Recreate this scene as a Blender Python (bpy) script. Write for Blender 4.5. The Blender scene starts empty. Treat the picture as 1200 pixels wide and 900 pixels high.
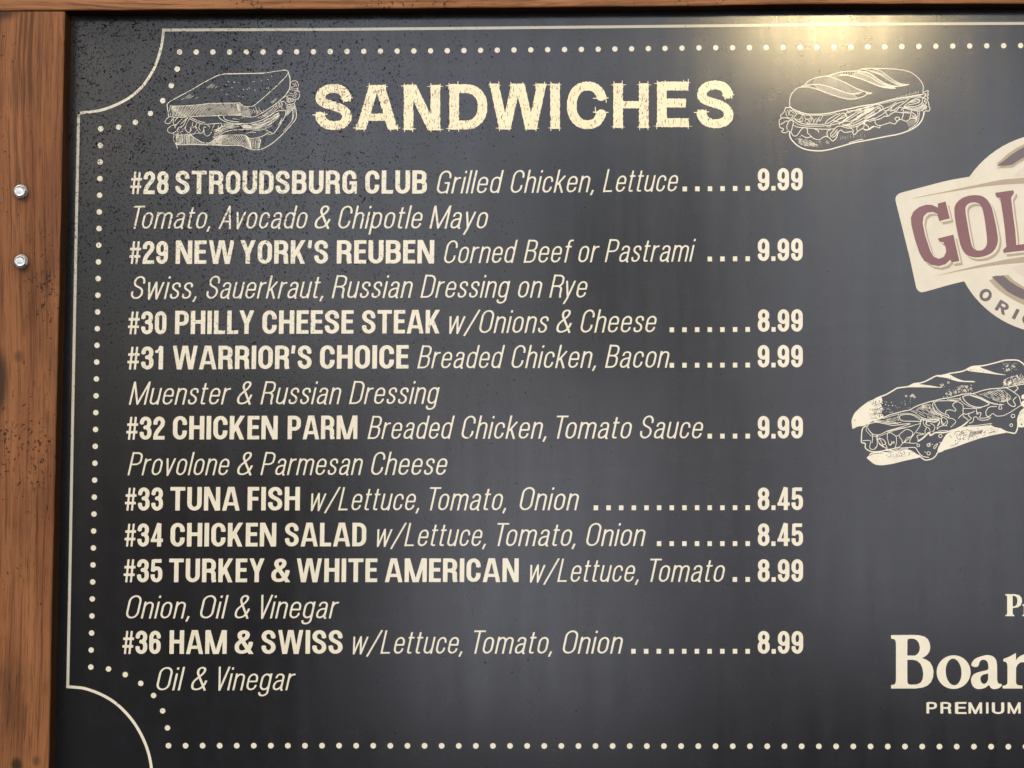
import bpy, math, random
import numpy as np

# ------------------------------------------------------------------ camera
S = bpy.context.scene
COL = S.collection
FOC = 1680.0                                   # focal length in pixels of a 1200 px wide frame
RV = (-0.03422851372365488, 0.013917074660365927, 0.00159102277112195)
TV = (-368.98623186029533, -298.21213417925355, 1284.3326995296732)
Z0 = 2.0                                       # height of the border's top row of dots, metres

def rodrigues(w):
    w = np.array(w); t = np.linalg.norm(w); k = w / t
    K = np.array([[0, -k[2], k[1]], [k[2], 0, -k[0]], [-k[1], k[0], 0]])
    return np.eye(3) + math.sin(t) * K + (1 - math.cos(t)) * K @ K
RM = rodrigues(RV)
CC = -RM.T @ np.array(TV)

def UV(x, y, w=0.0):
    """photo position -> point (mm) of the plane that lies w mm behind the panel's face"""
    x = np.asarray(x, float); y = np.asarray(y, float)
    d = np.stack([(x - 600) / FOC, (y - 450) / FOC, np.ones_like(x)], -1) @ RM
    t = (w - CC[2]) / d[..., 2]
    return CC + d * t[..., None]

def world(p):
    p = np.asarray(p, float)
    return np.stack([p[..., 0] / 1000, p[..., 2] / 1000, Z0 - p[..., 1] / 1000], -1)

from mathutils import Matrix, Vector
cam_d = bpy.data.cameras.new('camera'); cam = bpy.data.objects.new('camera', cam_d); COL.objects.link(cam)
xr, yd, zf = RM[0], RM[1], RM[2]
ax = lambda v: Vector((v[0], v[2], -v[1]))
m = Matrix((ax(xr), -ax(yd), -ax(zf))).transposed().to_4x4()
m.translation = Vector(world(CC)); cam.matrix_world = m
cam_d.sensor_width = 36; cam_d.lens = 36 * FOC / 1200; cam_d.clip_start = .01; cam_d.clip_end = 200
cam_d.dof.use_dof = False
S.camera = cam

# ------------------------------------------------------------------ sky, sun, lamp, exposure
SUN_EL, SUN_AZ = math.radians(52), math.radians(215)      # azimuth clockwise from +Y; the board faces -Y (180)
W = bpy.data.worlds.new('World'); S.world = W; W.use_nodes = True
nt = W.node_tree; nt.nodes.clear()
sky = nt.nodes.new('ShaderNodeTexSky'); sky.sky_type = 'NISHITA'; sky.sun_disc = False
sky.sun_elevation = SUN_EL; sky.sun_rotation = SUN_AZ; sky.dust_density = 4; sky.air_density = 1.0
bg = nt.nodes.new('ShaderNodeBackground'); bg.inputs[1].default_value = 0.13
wo = nt.nodes.new('ShaderNodeOutputWorld')
nt.links.new(sky.outputs[0], bg.inputs[0]); nt.links.new(bg.outputs[0], wo.inputs[0])

def light(name, kind, loc, target, energy, color, **kw):
    d = bpy.data.lights.new(name, kind); d.energy = energy; d.color = color
    for k, v in kw.items(): setattr(d, k, v)
    o = bpy.data.objects.new(name, d); COL.objects.link(o); o.location = loc
    o.rotation_euler = (Vector(target) - Vector(loc)).to_track_quat('-Z', 'Y').to_euler()
    return o
sd = Vector((math.sin(SUN_AZ) * math.cos(SUN_EL), math.cos(SUN_AZ) * math.cos(SUN_EL), math.sin(SUN_EL)))
light('sun', 'SUN', sd * 10, (0, 0, 0), 1.2, (1, .965, .92), angle=math.radians(25))
# added area lights standing in for bright sky, shaped for the laminate's sheen
SHEENC = (.85, .875, 1)
light('sheen_light', 'AREA', (1.95, -4.0, 1.95), (1.95, 0, 1.95), 20, SHEENC, shape='RECTANGLE', size=1.5, size_y=2.2)
light('sheen_light', 'AREA', (-.25, -4.0, 2.5), (-.25, 0, 2.5), 6.5, SHEENC, shape='RECTANGLE', size=1.2, size_y=1.2)
light('sheen_light', 'AREA', (.38, -4.0, 1.22), (.38, 0, 1.22), 9, SHEENC, shape='RECTANGLE', size=1.0, size_y=1.25)
light('sheen_light', 'AREA', (.75, -4.0, 3.08), (.75, 0, 3.08), 8, SHEENC, shape='RECTANGLE', size=2.8, size_y=.5)
# the warm sign lamp hanging above and before the sign
light('sign_lamp', 'AREA', (.97, -1.5, 2.485), (.65, 0, 2.0), 6.3, (1, .77, .38), shape='RECTANGLE', size=.24, size_y=.06)

vs = S.view_settings
vs.view_transform = 'Standard'; vs.look = 'None'; vs.exposure = 0.35; vs.gamma = 1; vs.use_curve_mapping = False
S.render.film_transparent = False

# ------------------------------------------------------------------ materials
def nodes(name):
    mt = bpy.data.materials.new(name); mt.use_nodes = True
    n = mt.node_tree; b = n.nodes['Principled BSDF']
    return mt, n, b
def N(n, t, **kw):
    o = n.nodes.new(t)
    for k, v in kw.items():
        if k.startswith('i_'):
            key = k[2:]; key = int(key) if key.isdigit() else key
            o.inputs[key].default_value = v
        else: setattr(o, k, v)
    return o
def math_(n, op, a, b=None, c=None, clamp=False):
    o = n.nodes.new('ShaderNodeMath'); o.operation = op; o.use_clamp = clamp
    for i, v in enumerate((a, b, c)):
        if v is None: continue
        if isinstance(v, (int, float)): o.inputs[i].default_value = v
        else: n.links.new(v, o.inputs[i])
    return o.outputs[0]
def ramp(n, v, a, b, o0=0.0, o1=1.0):
    r = n.nodes.new('ShaderNodeMapRange'); r.interpolation_type = 'SMOOTHSTEP'
    n.links.new(v, r.inputs[0])
    for i, x in enumerate((a, b, o0, o1)): r.inputs[i + 1].default_value = x
    return r.outputs[0]
def mix(n, f, a, b):
    o = n.nodes.new('ShaderNodeMix'); o.data_type = 'RGBA'
    for i, v in ((0, f), (6, a), (7, b)):
        if hasattr(v, 'links'): n.links.new(v, o.inputs[i])
        else: o.inputs[i].default_value = v if i == 0 else (*v, 1) if len(v) == 3 else v
    return o.outputs[2]
def noise(n, vec, scale, detail=2, rough=.5, dist=0):
    o = N(n, 'ShaderNodeTexNoise', i_Scale=scale, i_Detail=detail, i_Roughness=rough, i_Distortion=dist)
    n.links.new(vec, o.inputs['Vector']); return o.outputs[0]
def mapping(n, vec, scale=(1, 1, 1), loc=(0, 0, 0), rot=(0, 0, 0)):
    o = N(n, 'ShaderNodeMapping'); o.inputs['Scale'].default_value = scale
    o.inputs['Location'].default_value = loc; o.inputs['Rotation'].default_value = rot
    n.links.new(vec, o.inputs['Vector']); return o.outputs[0]

def dirt_and_tint():
    """grime on the sign's face: black specks and short streaks, thickest at the upper left; a warm corner film"""
    g = bpy.data.node_groups.new('grime', 'ShaderNodeTree')
    g.interface.new_socket('Speck', in_out='OUTPUT', socket_type='NodeSocketFloat')
    g.interface.new_socket('Tint', in_out='OUTPUT', socket_type='NodeSocketFloat')
    out = g.nodes.new('NodeGroupOutput')
    pos = g.nodes.new('ShaderNodeNewGeometry').outputs['Position']
    sep = g.nodes.new('ShaderNodeSeparateXYZ'); g.links.new(pos, sep.inputs[0])
    X, Z = sep.outputs[0], sep.outputs[2]
    # region where the grime collects
    left = ramp(g, X, .10, .50, 1, 0); high = ramp(g, Z, 1.50, 1.93, 0, 1)
    reg = math_(g, 'MULTIPLY', left, high)
    reg = math_(g, 'ADD', math_(g, 'MULTIPLY', reg, .105), math_(g, 'MULTIPLY', ramp(g, X, .3, 1.1, 1, 0), .036))
    low = noise(g, mapping(g, pos, (13, 13, 13)), 1, 4, .65, .8)
    reg = math_(g, 'ADD', reg, math_(g, 'MULTIPLY', math_(g, 'SUBTRACT', low, .5), .10))
    f1 = noise(g, mapping(g, pos, (620, 620, 460)), 1, 3, .6, .8)
    f2 = noise(g, mapping(g, pos, (150, 150, 210), (3, 1, 7), (0, .7, 0)), 1, 4, .7, 1.6)
    th1 = math_(g, 'SUBTRACT', .72, reg); s1 = math_(g, 'SUBTRACT', f1, th1)
    th2 = math_(g, 'SUBTRACT', .735, reg); s2 = math_(g, 'SUBTRACT', f2, th2)
    sp = math_(g, 'MAXIMUM', ramp(g, s1, 0, .035), ramp(g, s2, 0, .03))
    f3 = noise(g, mapping(g, pos, (70, 70, 95), (7, 2, 1), (0, -.4, 0)), 1, 5, .75, 2.2)
    s3 = math_(g, 'SUBTRACT', f3, math_(g, 'SUBTRACT', .80, math_(g, 'MULTIPLY', reg, .9)))
    sp = math_(g, 'MAXIMUM', sp, math_(g, 'MULTIPLY', ramp(g, s3, -.03, .05), .75))
    g.links.new(sp, out.inputs[0])
    corner = math_(g, 'MULTIPLY', ramp(g, X, -.03, .13, 1, 0), ramp(g, Z, 1.80, 1.96, 0, 1))  # warm tone, stronger towards the upper left corner
    tint = math_(g, 'MULTIPLY', math_(g, 'ADD', math_(g, 'MULTIPLY', corner, .8), .12), noise(g, mapping(g, pos, (25, 25, 14)), 1, 4, .6))
    g.links.new(tint, out.inputs[1])
    return g
GR = dirt_and_tint()

def print_material(name, rgb, dark, spec=.5, is_panel=False):
    mt, n, b = nodes(name)
    g = n.nodes.new('ShaderNodeGroup'); g.node_tree = GR
    pos = n.nodes.new('ShaderNodeNewGeometry').outputs['Position']
    mott = noise(n, mapping(n, pos, (60, 60, 60)), 1, 5, .65)
    c = mix(n, ramp(n, mott, .3, .75), tuple(x * (.93 if not is_panel else .82) for x in rgb), tuple(x * (1.03 if not is_panel else 1.15) for x in rgb))
    c = mix(n, g.outputs[1], c, (.07, .062, .045) if is_panel else tuple(x * .88 for x in rgb))
    c = mix(n, math_(n, 'MULTIPLY', g.outputs[0], .95 if is_panel else .72), c, dark)
    n.links.new(c, b.inputs['Base Color'])
    # upright wiping streaks in the gloss
    st = noise(n, mapping(n, pos, (45, 45, 3)), 1, 4, .6)
    st2 = noise(n, mapping(n, pos, (500, 500, 40)), 1, 2, .6)
    r = math_(n, 'ADD', ramp(n, st, .25, .8, .115, .20), math_(n, 'MULTIPLY', st2, .05))
    r = math_(n, 'ADD', r, math_(n, 'MULTIPLY', g.outputs[0], .4))
    n.links.new(r, b.inputs['Roughness'])
    n.links.new(math_(n, 'MULTIPLY', math_(n, 'SUBTRACT', 1.0, g.outputs[0], None, True), math_(n, 'ADD', spec - .14, math_(n, 'ADD', math_(n, 'MULTIPLY', noise(n, mapping(n, pos, (22, 22, 5), (3, 3, 3)), 1, 5, .62), .2), math_(n, 'MULTIPLY', noise(n, mapping(n, pos, (6, 6, 110), (1, 3, 3)), 1, 4, .7), .1)))), b.inputs['Specular IOR Level'])
    bp = N(n, 'ShaderNodeBump', i_Strength=.16, i_Distance=.0004)
    fine = noise(n, mapping(n, pos, (900, 900, 900)), 1, 2, .5)
    n.links.new(fine, bp.inputs['Height']); n.links.new(bp.outputs[0], b.inputs['Normal'])
    return mt
DARK = (.008, .008, .009)
M = {}
M['panel'] = print_material('charcoal_laminate', (.0092, .0098, .0125), DARK, .5, True)
M['cream'] = print_material('cream_print', (.70, .65, .50), DARK)
M['heading'] = print_material('yellow_cream_print', (.80, .70, .44), DARK)
M['badge'] = print_material('badge_cream_print', (.59, .535, .405), (.1, .08, .06))
M['tan'] = print_material('tan_print', (.34, .26, .155), DARK)
M['maroon'] = print_material('faded_maroon_print', (.155, .043, .036), DARK)
M['brown'] = print_material('brown_print', (.095, .062, .052), DARK)
M['pale'] = print_material('pale_pinkish_print', (.55, .47, .38), DARK)

def wood(name, vertical, base, lightc, darkc, seed, knots):
    mt, n, b = nodes(name)
    pos = n.nodes.new('ShaderNodeNewGeometry').outputs['Position']
    rot = (0, 0, 0) if vertical else (0, math.radians(90), 0)
    p = mapping(n, pos, (1, 1, 1), (seed, 0, seed * .7), rot)          # grain runs along local z
    warp = noise(n, mapping(n, p, (7, 7, 2.0)), 1, 2)
    wv = n.nodes.new('ShaderNodeVectorMath'); wv.operation = 'MULTIPLY_ADD'
    cmb = n.nodes.new('ShaderNodeCombineXYZ'); n.links.new(math_(n, 'SUBTRACT', warp, .5), cmb.inputs[0])
    n.links.new(cmb.outputs[0], wv.inputs[0]); wv.inputs[1].default_value = (.035, 0, 0); n.links.new(p, wv.inputs[2])
    q = wv.outputs[0]
    g1 = noise(n, mapping(n, q, (135, 135, 5.0)), 1, 5, .66)
    g2 = noise(n, mapping(n, q, (800, 800, 30)), 1, 4, .7)
    g3 = noise(n, mapping(n, q, (34, 34, 2.2)), 1, 3, .55)
    blot = noise(n, mapping(n, pos, (22, 22, 9) if vertical else (9, 22, 22), (seed, 2, 1)), 1, 4, .6)
    g4 = noise(n, mapping(n, q, (300, 300, 6), (4, 0, 1)), 1, 4, .65)
    c = mix(n, ramp(n, g3, .3, .7), base, lightc)
    c = mix(n, math_(n, 'MULTIPLY', ramp(n, g4, .5, .68), .7), c, darkc)
    c = mix(n, math_(n, 'MULTIPLY', ramp(n, g4, .32, .45, 1, 0), .4), c, lightc)
    c = mix(n, math_(n, 'MULTIPLY', ramp(n, g1, .52, .74), .6), c, darkc)
    c = mix(n, math_(n, 'MULTIPLY', ramp(n, g1, .28, .42, 1, 0), .35), c, lightc)
    c = mix(n, math_(n, 'MULTIPLY', ramp(n, g2, .48, .66), .6), c, darkc)
    c = mix(n, math_(n, 'MULTIPLY', ramp(n, blot, .5, .78), .6), c, tuple(x * .42 for x in base))
    # dark knots and stains that belong to the board
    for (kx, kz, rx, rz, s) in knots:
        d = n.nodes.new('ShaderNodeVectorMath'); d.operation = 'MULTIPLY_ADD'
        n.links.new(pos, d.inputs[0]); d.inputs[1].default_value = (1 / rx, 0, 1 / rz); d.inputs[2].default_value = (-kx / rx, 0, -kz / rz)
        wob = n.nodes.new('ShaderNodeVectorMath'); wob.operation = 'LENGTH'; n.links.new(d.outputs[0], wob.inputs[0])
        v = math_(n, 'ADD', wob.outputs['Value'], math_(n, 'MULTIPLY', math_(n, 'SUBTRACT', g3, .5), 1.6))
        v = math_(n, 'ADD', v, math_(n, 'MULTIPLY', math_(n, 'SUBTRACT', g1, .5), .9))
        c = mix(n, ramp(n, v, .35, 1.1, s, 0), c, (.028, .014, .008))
    # specks of dirt
    f = noise(n, mapping(n, pos, (330, 330, 260)), 1, 3, .6, .8)
    lowf = noise(n, mapping(n, pos, (16, 16, 10), (5, 5, 5)), 1, 2)
    sp = ramp(n, math_(n, 'SUBTRACT', f, math_(n, 'SUBTRACT', .875, math_(n, 'MULTIPLY', lowf, .43))), 0, .04)
    c = mix(n, math_(n, 'MULTIPLY', sp, .85), c, (.012, .009, .007))
    # long drying cracks
    ck = noise(n, mapping(n, q, (260, 260, 5), (9, 0, 3)), 1, 2, .5)
    crack = math_(n, 'MULTIPLY', ramp(n, math_(n, 'ABSOLUTE', math_(n, 'SUBTRACT', ck, .5)), 0, .006, 1, 0), ramp(n, blot, .56, .66))
    c = mix(n, math_(n, 'MULTIPLY', crack, .8), c, (.012, .008, .006))
    n.links.new(c, b.inputs['Base Color'])
    n.links.new(ramp(n, g1, .2, .8, .45, .68), b.inputs['Roughness'])
    b.inputs['Specular IOR Level'].default_value = .18
    h = math_(n, 'SUBTRACT', math_(n, 'ADD', math_(n, 'MULTIPLY', g1, .5), math_(n, 'MULTIPLY', g2, .4)), math_(n, 'MULTIPLY', crack, .8))
    bp = N(n, 'ShaderNodeBump', i_Strength=.8, i_Distance=.0014)
    n.links.new(h, bp.inputs['Height']); n.links.new(bp.outputs[0], b.inputs['Normal'])
    return mt
def kp(x, y, rx, ry, s):
    p = world(UV(x, y, -18)); return (p[0], p[2], rx * .00075, ry * .00075, s)
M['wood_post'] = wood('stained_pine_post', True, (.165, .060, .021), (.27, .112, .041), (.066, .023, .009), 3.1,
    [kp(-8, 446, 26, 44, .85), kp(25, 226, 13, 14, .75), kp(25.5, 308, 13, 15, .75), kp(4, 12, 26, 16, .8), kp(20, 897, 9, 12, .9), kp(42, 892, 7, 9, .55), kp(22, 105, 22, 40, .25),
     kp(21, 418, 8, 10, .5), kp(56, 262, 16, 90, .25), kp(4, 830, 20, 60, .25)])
M['wood_rail'] = wood('stained_pine_rail', False, (.22, .088, .030), (.37, .17, .070), (.085, .030, .011), 8.4, [])
mt, n, b = nodes('zinc_plated_steel')
pos = n.nodes.new('ShaderNodeNewGeometry').outputs['Position']
nz = noise(n, mapping(n, pos, (900, 900, 900)), 1, 3, .6)
n.links.new(mix(n, nz, (.5, .5, .47), (.8, .8, .77)), b.inputs['Base Color'])
b.inputs['Metallic'].default_value = .95
n.links.new(ramp(n, nz, .2, .8, .18, .36), b.inputs['Roughness'])
M['zinc'] = mt
mt, n, b = nodes('weathered_washer_steel'); pos = n.nodes.new('ShaderNodeNewGeometry').outputs['Position']
nz = noise(n, mapping(n, pos, (700, 700, 700)), 1, 4, .7)
n.links.new(mix(n, ramp(n, nz, .35, .65), (.10, .085, .065), (.42, .41, .38)), b.inputs['Base Color'])
b.inputs['Metallic'].default_value = .85; n.links.new(ramp(n, nz, .3, .7, .55, .3), b.inputs['Roughness'])
M['washer'] = mt
mt, n, b = nodes('dark_gap'); b.inputs['Base Color'].default_value = (.02, .015, .012, 1); b.inputs['Roughness'].default_value = .9
M['gap'] = mt

# ------------------------------------------------------------------ things
def thing(name, label, cat, loc):
    o = bpy.data.objects.new(name, None); COL.objects.link(o); o.location = loc
    o.empty_display_size = .05; o['label'] = label; o['category'] = cat
    return o
def mesh_obj(name, verts, faces, mat, parent, off=(0, 0, 0), label=None, me=None):
    if me is None:
        me = bpy.data.meshes.new(name)
        v = np.asarray(verts, float) - np.asarray(off)
        if isinstance(faces, tuple):            # (loop_verts, loop_starts)
            lv, ls = faces
            me.vertices.add(len(v)); me.vertices.foreach_set('co', v.ravel())
            me.loops.add(len(lv)); me.loops.foreach_set('vertex_index', lv)
            me.polygons.add(len(ls)); me.polygons.foreach_set('loop_start', ls)
            me.update(calc_edges=True)
        else:
            me.from_pydata([tuple(x) for x in v], [], faces)
        me.materials.append(mat); me.update()
    o = bpy.data.objects.new(name, me); COL.objects.link(o); o.parent = parent
    if label: o['label'] = label
    return o

BOARD_LOC = tuple(world((370, 630, 0)))
FRAME_LOC = tuple(world((-60, 700, 0)))
board = thing('menu_board', 'charcoal menu panel with cream sandwich list, dotted border, sandwich drawings and round badge', 'menu board', BOARD_LOC)
frame = thing('sign_frame', 'stained brown wooden frame boards with two zinc bolts around the menu panel', 'wooden frame', FRAME_LOC)
FO, BO = np.array(FRAME_LOC), np.array(BOARD_LOC)

# ---- panel: a laminate sheet with thickness, running in under the frame
a = UV(-70, -45); 
u0, v0, u1, v1 = -130.0, -75.0, 1060.0, 700.0
def slab(u0, v0, u1, v1, w0, w1, nu=1, nv=1):
    bv = .4
    P = [(u0, v0, w0), (u1, v0, w0), (u1, v1, w0), (u0, v1, w0), (u0, v0, w1), (u1, v0, w1), (u1, v1, w1), (u0, v1, w1)]
    return P, [(0, 3, 2, 1), (4, 5, 6, 7), (0, 1, 5, 4), (1, 2, 6, 5), (2, 3, 7, 6), (3, 0, 4, 7)]
P, F = slab(u0, v0, u1, v1, 0, 4)
panel = mesh_obj('panel', world(np.array(P)), F, M['panel'], board, BO)

# ---- frame boards, front face 18 mm before the panel
rng = random.Random(5)
H = -18.0
def shaded_side(mat):  # wood copy with the inner edge's shade put into its colour
    m2 = mat.copy(); m2.name = mat.name + '_shaded_side'; n = m2.node_tree; b = n.nodes['Principled BSDF']
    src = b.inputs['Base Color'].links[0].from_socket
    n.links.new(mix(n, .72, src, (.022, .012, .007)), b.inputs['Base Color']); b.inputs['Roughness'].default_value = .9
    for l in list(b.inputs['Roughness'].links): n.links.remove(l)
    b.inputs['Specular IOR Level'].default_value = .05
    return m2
def plank(name, edge_px, outer_px, mat, seed, w_back=-0.4, label=None):
    """edge_px: inner edge of the front face in photo positions, outer_px the outer edge, both the same length"""
    r = random.Random(seed)
    e = np.array([UV(x, y, H) for x, y in edge_px]); o = np.array([UV(x, y, H) for x, y in outer_px])
    n = 90; t = np.linspace(0, 1, len(e)); tt = np.linspace(0, 1, n)
    E = np.stack([np.interp(tt, t, e[:, i]) for i in range(3)], 1)
    O = np.stack([np.interp(tt, t, o[:, i]) for i in range(3)], 1)
    inw = (O - E); inw /= np.linalg.norm(inw, axis=1)[:, None]
    wob = np.zeros(n)
    for k in range(14):
        f = r.uniform(1, 34); wob += math.pi and np.sin(tt * f * 2 * math.pi + r.uniform(0, 6)) * r.uniform(.05, .35) / (1 + f * .06)
    wob *= .32
    prof = []                                     # cross-section from back/inner round to back/outer
    def row(base, inset, w): q = base + inw * inset; q[:, 2] = w; return q
    prof.append(row(E, 0.2, w_back) ); prof.append(row(E, 0.0 , H * .5)); prof.append(row(E, 0.0, H + 1.1))
    prof.append(row(E, .35, H + .35)); prof.append(row(E, 1.1, H))
    for k in range(1, 6):
        q = E + (O - E) * (k / 6); q[:, 2] = H + r.uniform(-.1, .1); prof.append(q)
    q = O.copy(); q[:, 2] = H; prof.append(q); q = O.copy(); q[:, 2] = w_back; prof.append(q)
    for i in range(5): prof[i] = prof[i] + inw * (wob + np.array([r.uniform(-.05, .12) for _ in range(n)]))[:, None]
    k = len(prof); V = np.array(prof).reshape(-1, 3); F = []
    for i in range(k):
        j = (i + 1) % k
        for s in range(n - 1): F.append((i * n + s, j * n + s, j * n + s + 1, i * n + s + 1))
    F.append(tuple(i * n for i in range(k))); F.append(tuple((k - 1 - i) * n + n - 1 for i in range(k)))
    ob = mesh_obj(name, world(V), F, mat, frame, FO, label)
    import bmesh
    bm = bmesh.new(); bm.from_mesh(ob.data); bmesh.ops.recalc_face_normals(bm, faces=bm.faces); bm.to_mesh(ob.data); bm.free()
    ob.data.materials.append(shaded_side(mat))
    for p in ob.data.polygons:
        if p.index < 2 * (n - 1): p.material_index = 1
    return ob
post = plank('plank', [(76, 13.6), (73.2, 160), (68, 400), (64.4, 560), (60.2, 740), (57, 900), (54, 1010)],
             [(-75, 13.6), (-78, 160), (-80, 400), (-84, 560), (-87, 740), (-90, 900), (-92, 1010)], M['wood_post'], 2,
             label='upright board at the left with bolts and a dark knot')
rail = plank('plank', [(-80, 13.2), (0, 12.7), (80, 12.1), (320, 10.6), (560, 9), (800, 6.8), (960, 4.4), (1200, 4.2), (1420, 3.6)],
             [(-80, -62), (0, -62), (80, -62), (320, -64), (560, -66), (800, -68), (960, -70), (1200, -70), (1420, -70)], M['wood_rail'], 4,
             label='horizontal board along the top of the sign')

def bolt(px, py, tilt):
    """hex flange screw head standing on the post"""
    c = UV(px, py, H); root_w = world(c)
    V = []; F = []
    def ring(rad, w, n, ph=0, hexa=False, ox=0):
        i0 = len(V)
        for k in range(n):
            a = 2 * math.pi * k / n + ph; rr = rad
            if hexa:
                b_ = (a - tilt) % (math.pi / 3) - math.pi / 6
                rr = rad * math.cos(math.pi / 6) / math.cos(b_)
            V.append((rr * math.cos(a), rr * math.sin(a), w))
        return i0
    def skin(rings, n, cap=True):
        for a_, b_ in zip(rings, rings[1:]):
            for k in range(n): F.append((a_ + k, a_ + (k + 1) % n, b_ + (k + 1) % n, b_ + k))
        if cap: F.append(tuple(rings[-1] + k for k in range(n)))
    n = 48
    def finish(name, parent):
        vv = np.array(V) + c; ob = mesh_obj(name, world(vv), F, M['washer' if name == 'washer' else 'zinc'], parent, FO)
        import bmesh
        bm = bmesh.new(); bm.from_mesh(ob.data); bmesh.ops.recalc_face_normals(bm, faces=bm.faces); bm.to_mesh(ob.data); bm.free()
        for p in ob.data.polygons: p.use_smooth = len(p.vertices) == 4 and name == 'washer'
        return ob
    rr = [ring(6.3, .3, n), ring(6.4, -.4, n), ring(6.1, -.8, n), ring(5.9, -.9, n), ring(5.5, -.75, n), ring(4.6, -.7, n)]
    skin(rr, n)
    wsh = finish('washer', frame); wsh.name = 'bolt'
    wsh['label'] = 'upper zinc hex bolt on the left board' if py < 260 else 'lower zinc hex bolt on the left board'
    V.clear(); F.clear()
    rr = [ring(5.3, -.6, n, 0, True), ring(5.3, -3.4, n, 0, True), ring(4.7, -4.0, n), ring(4.3, -4.1, n), ring(3.9, -3.8, n), ring(3.2, -3.6, n), ring(1.2, -3.7, n)]
    skin(rr, n)
    hd = finish('hex_head', wsh)
    return wsh
bolt(24.5, 224.5, .2); bolt(25, 306.5, .5)

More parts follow.
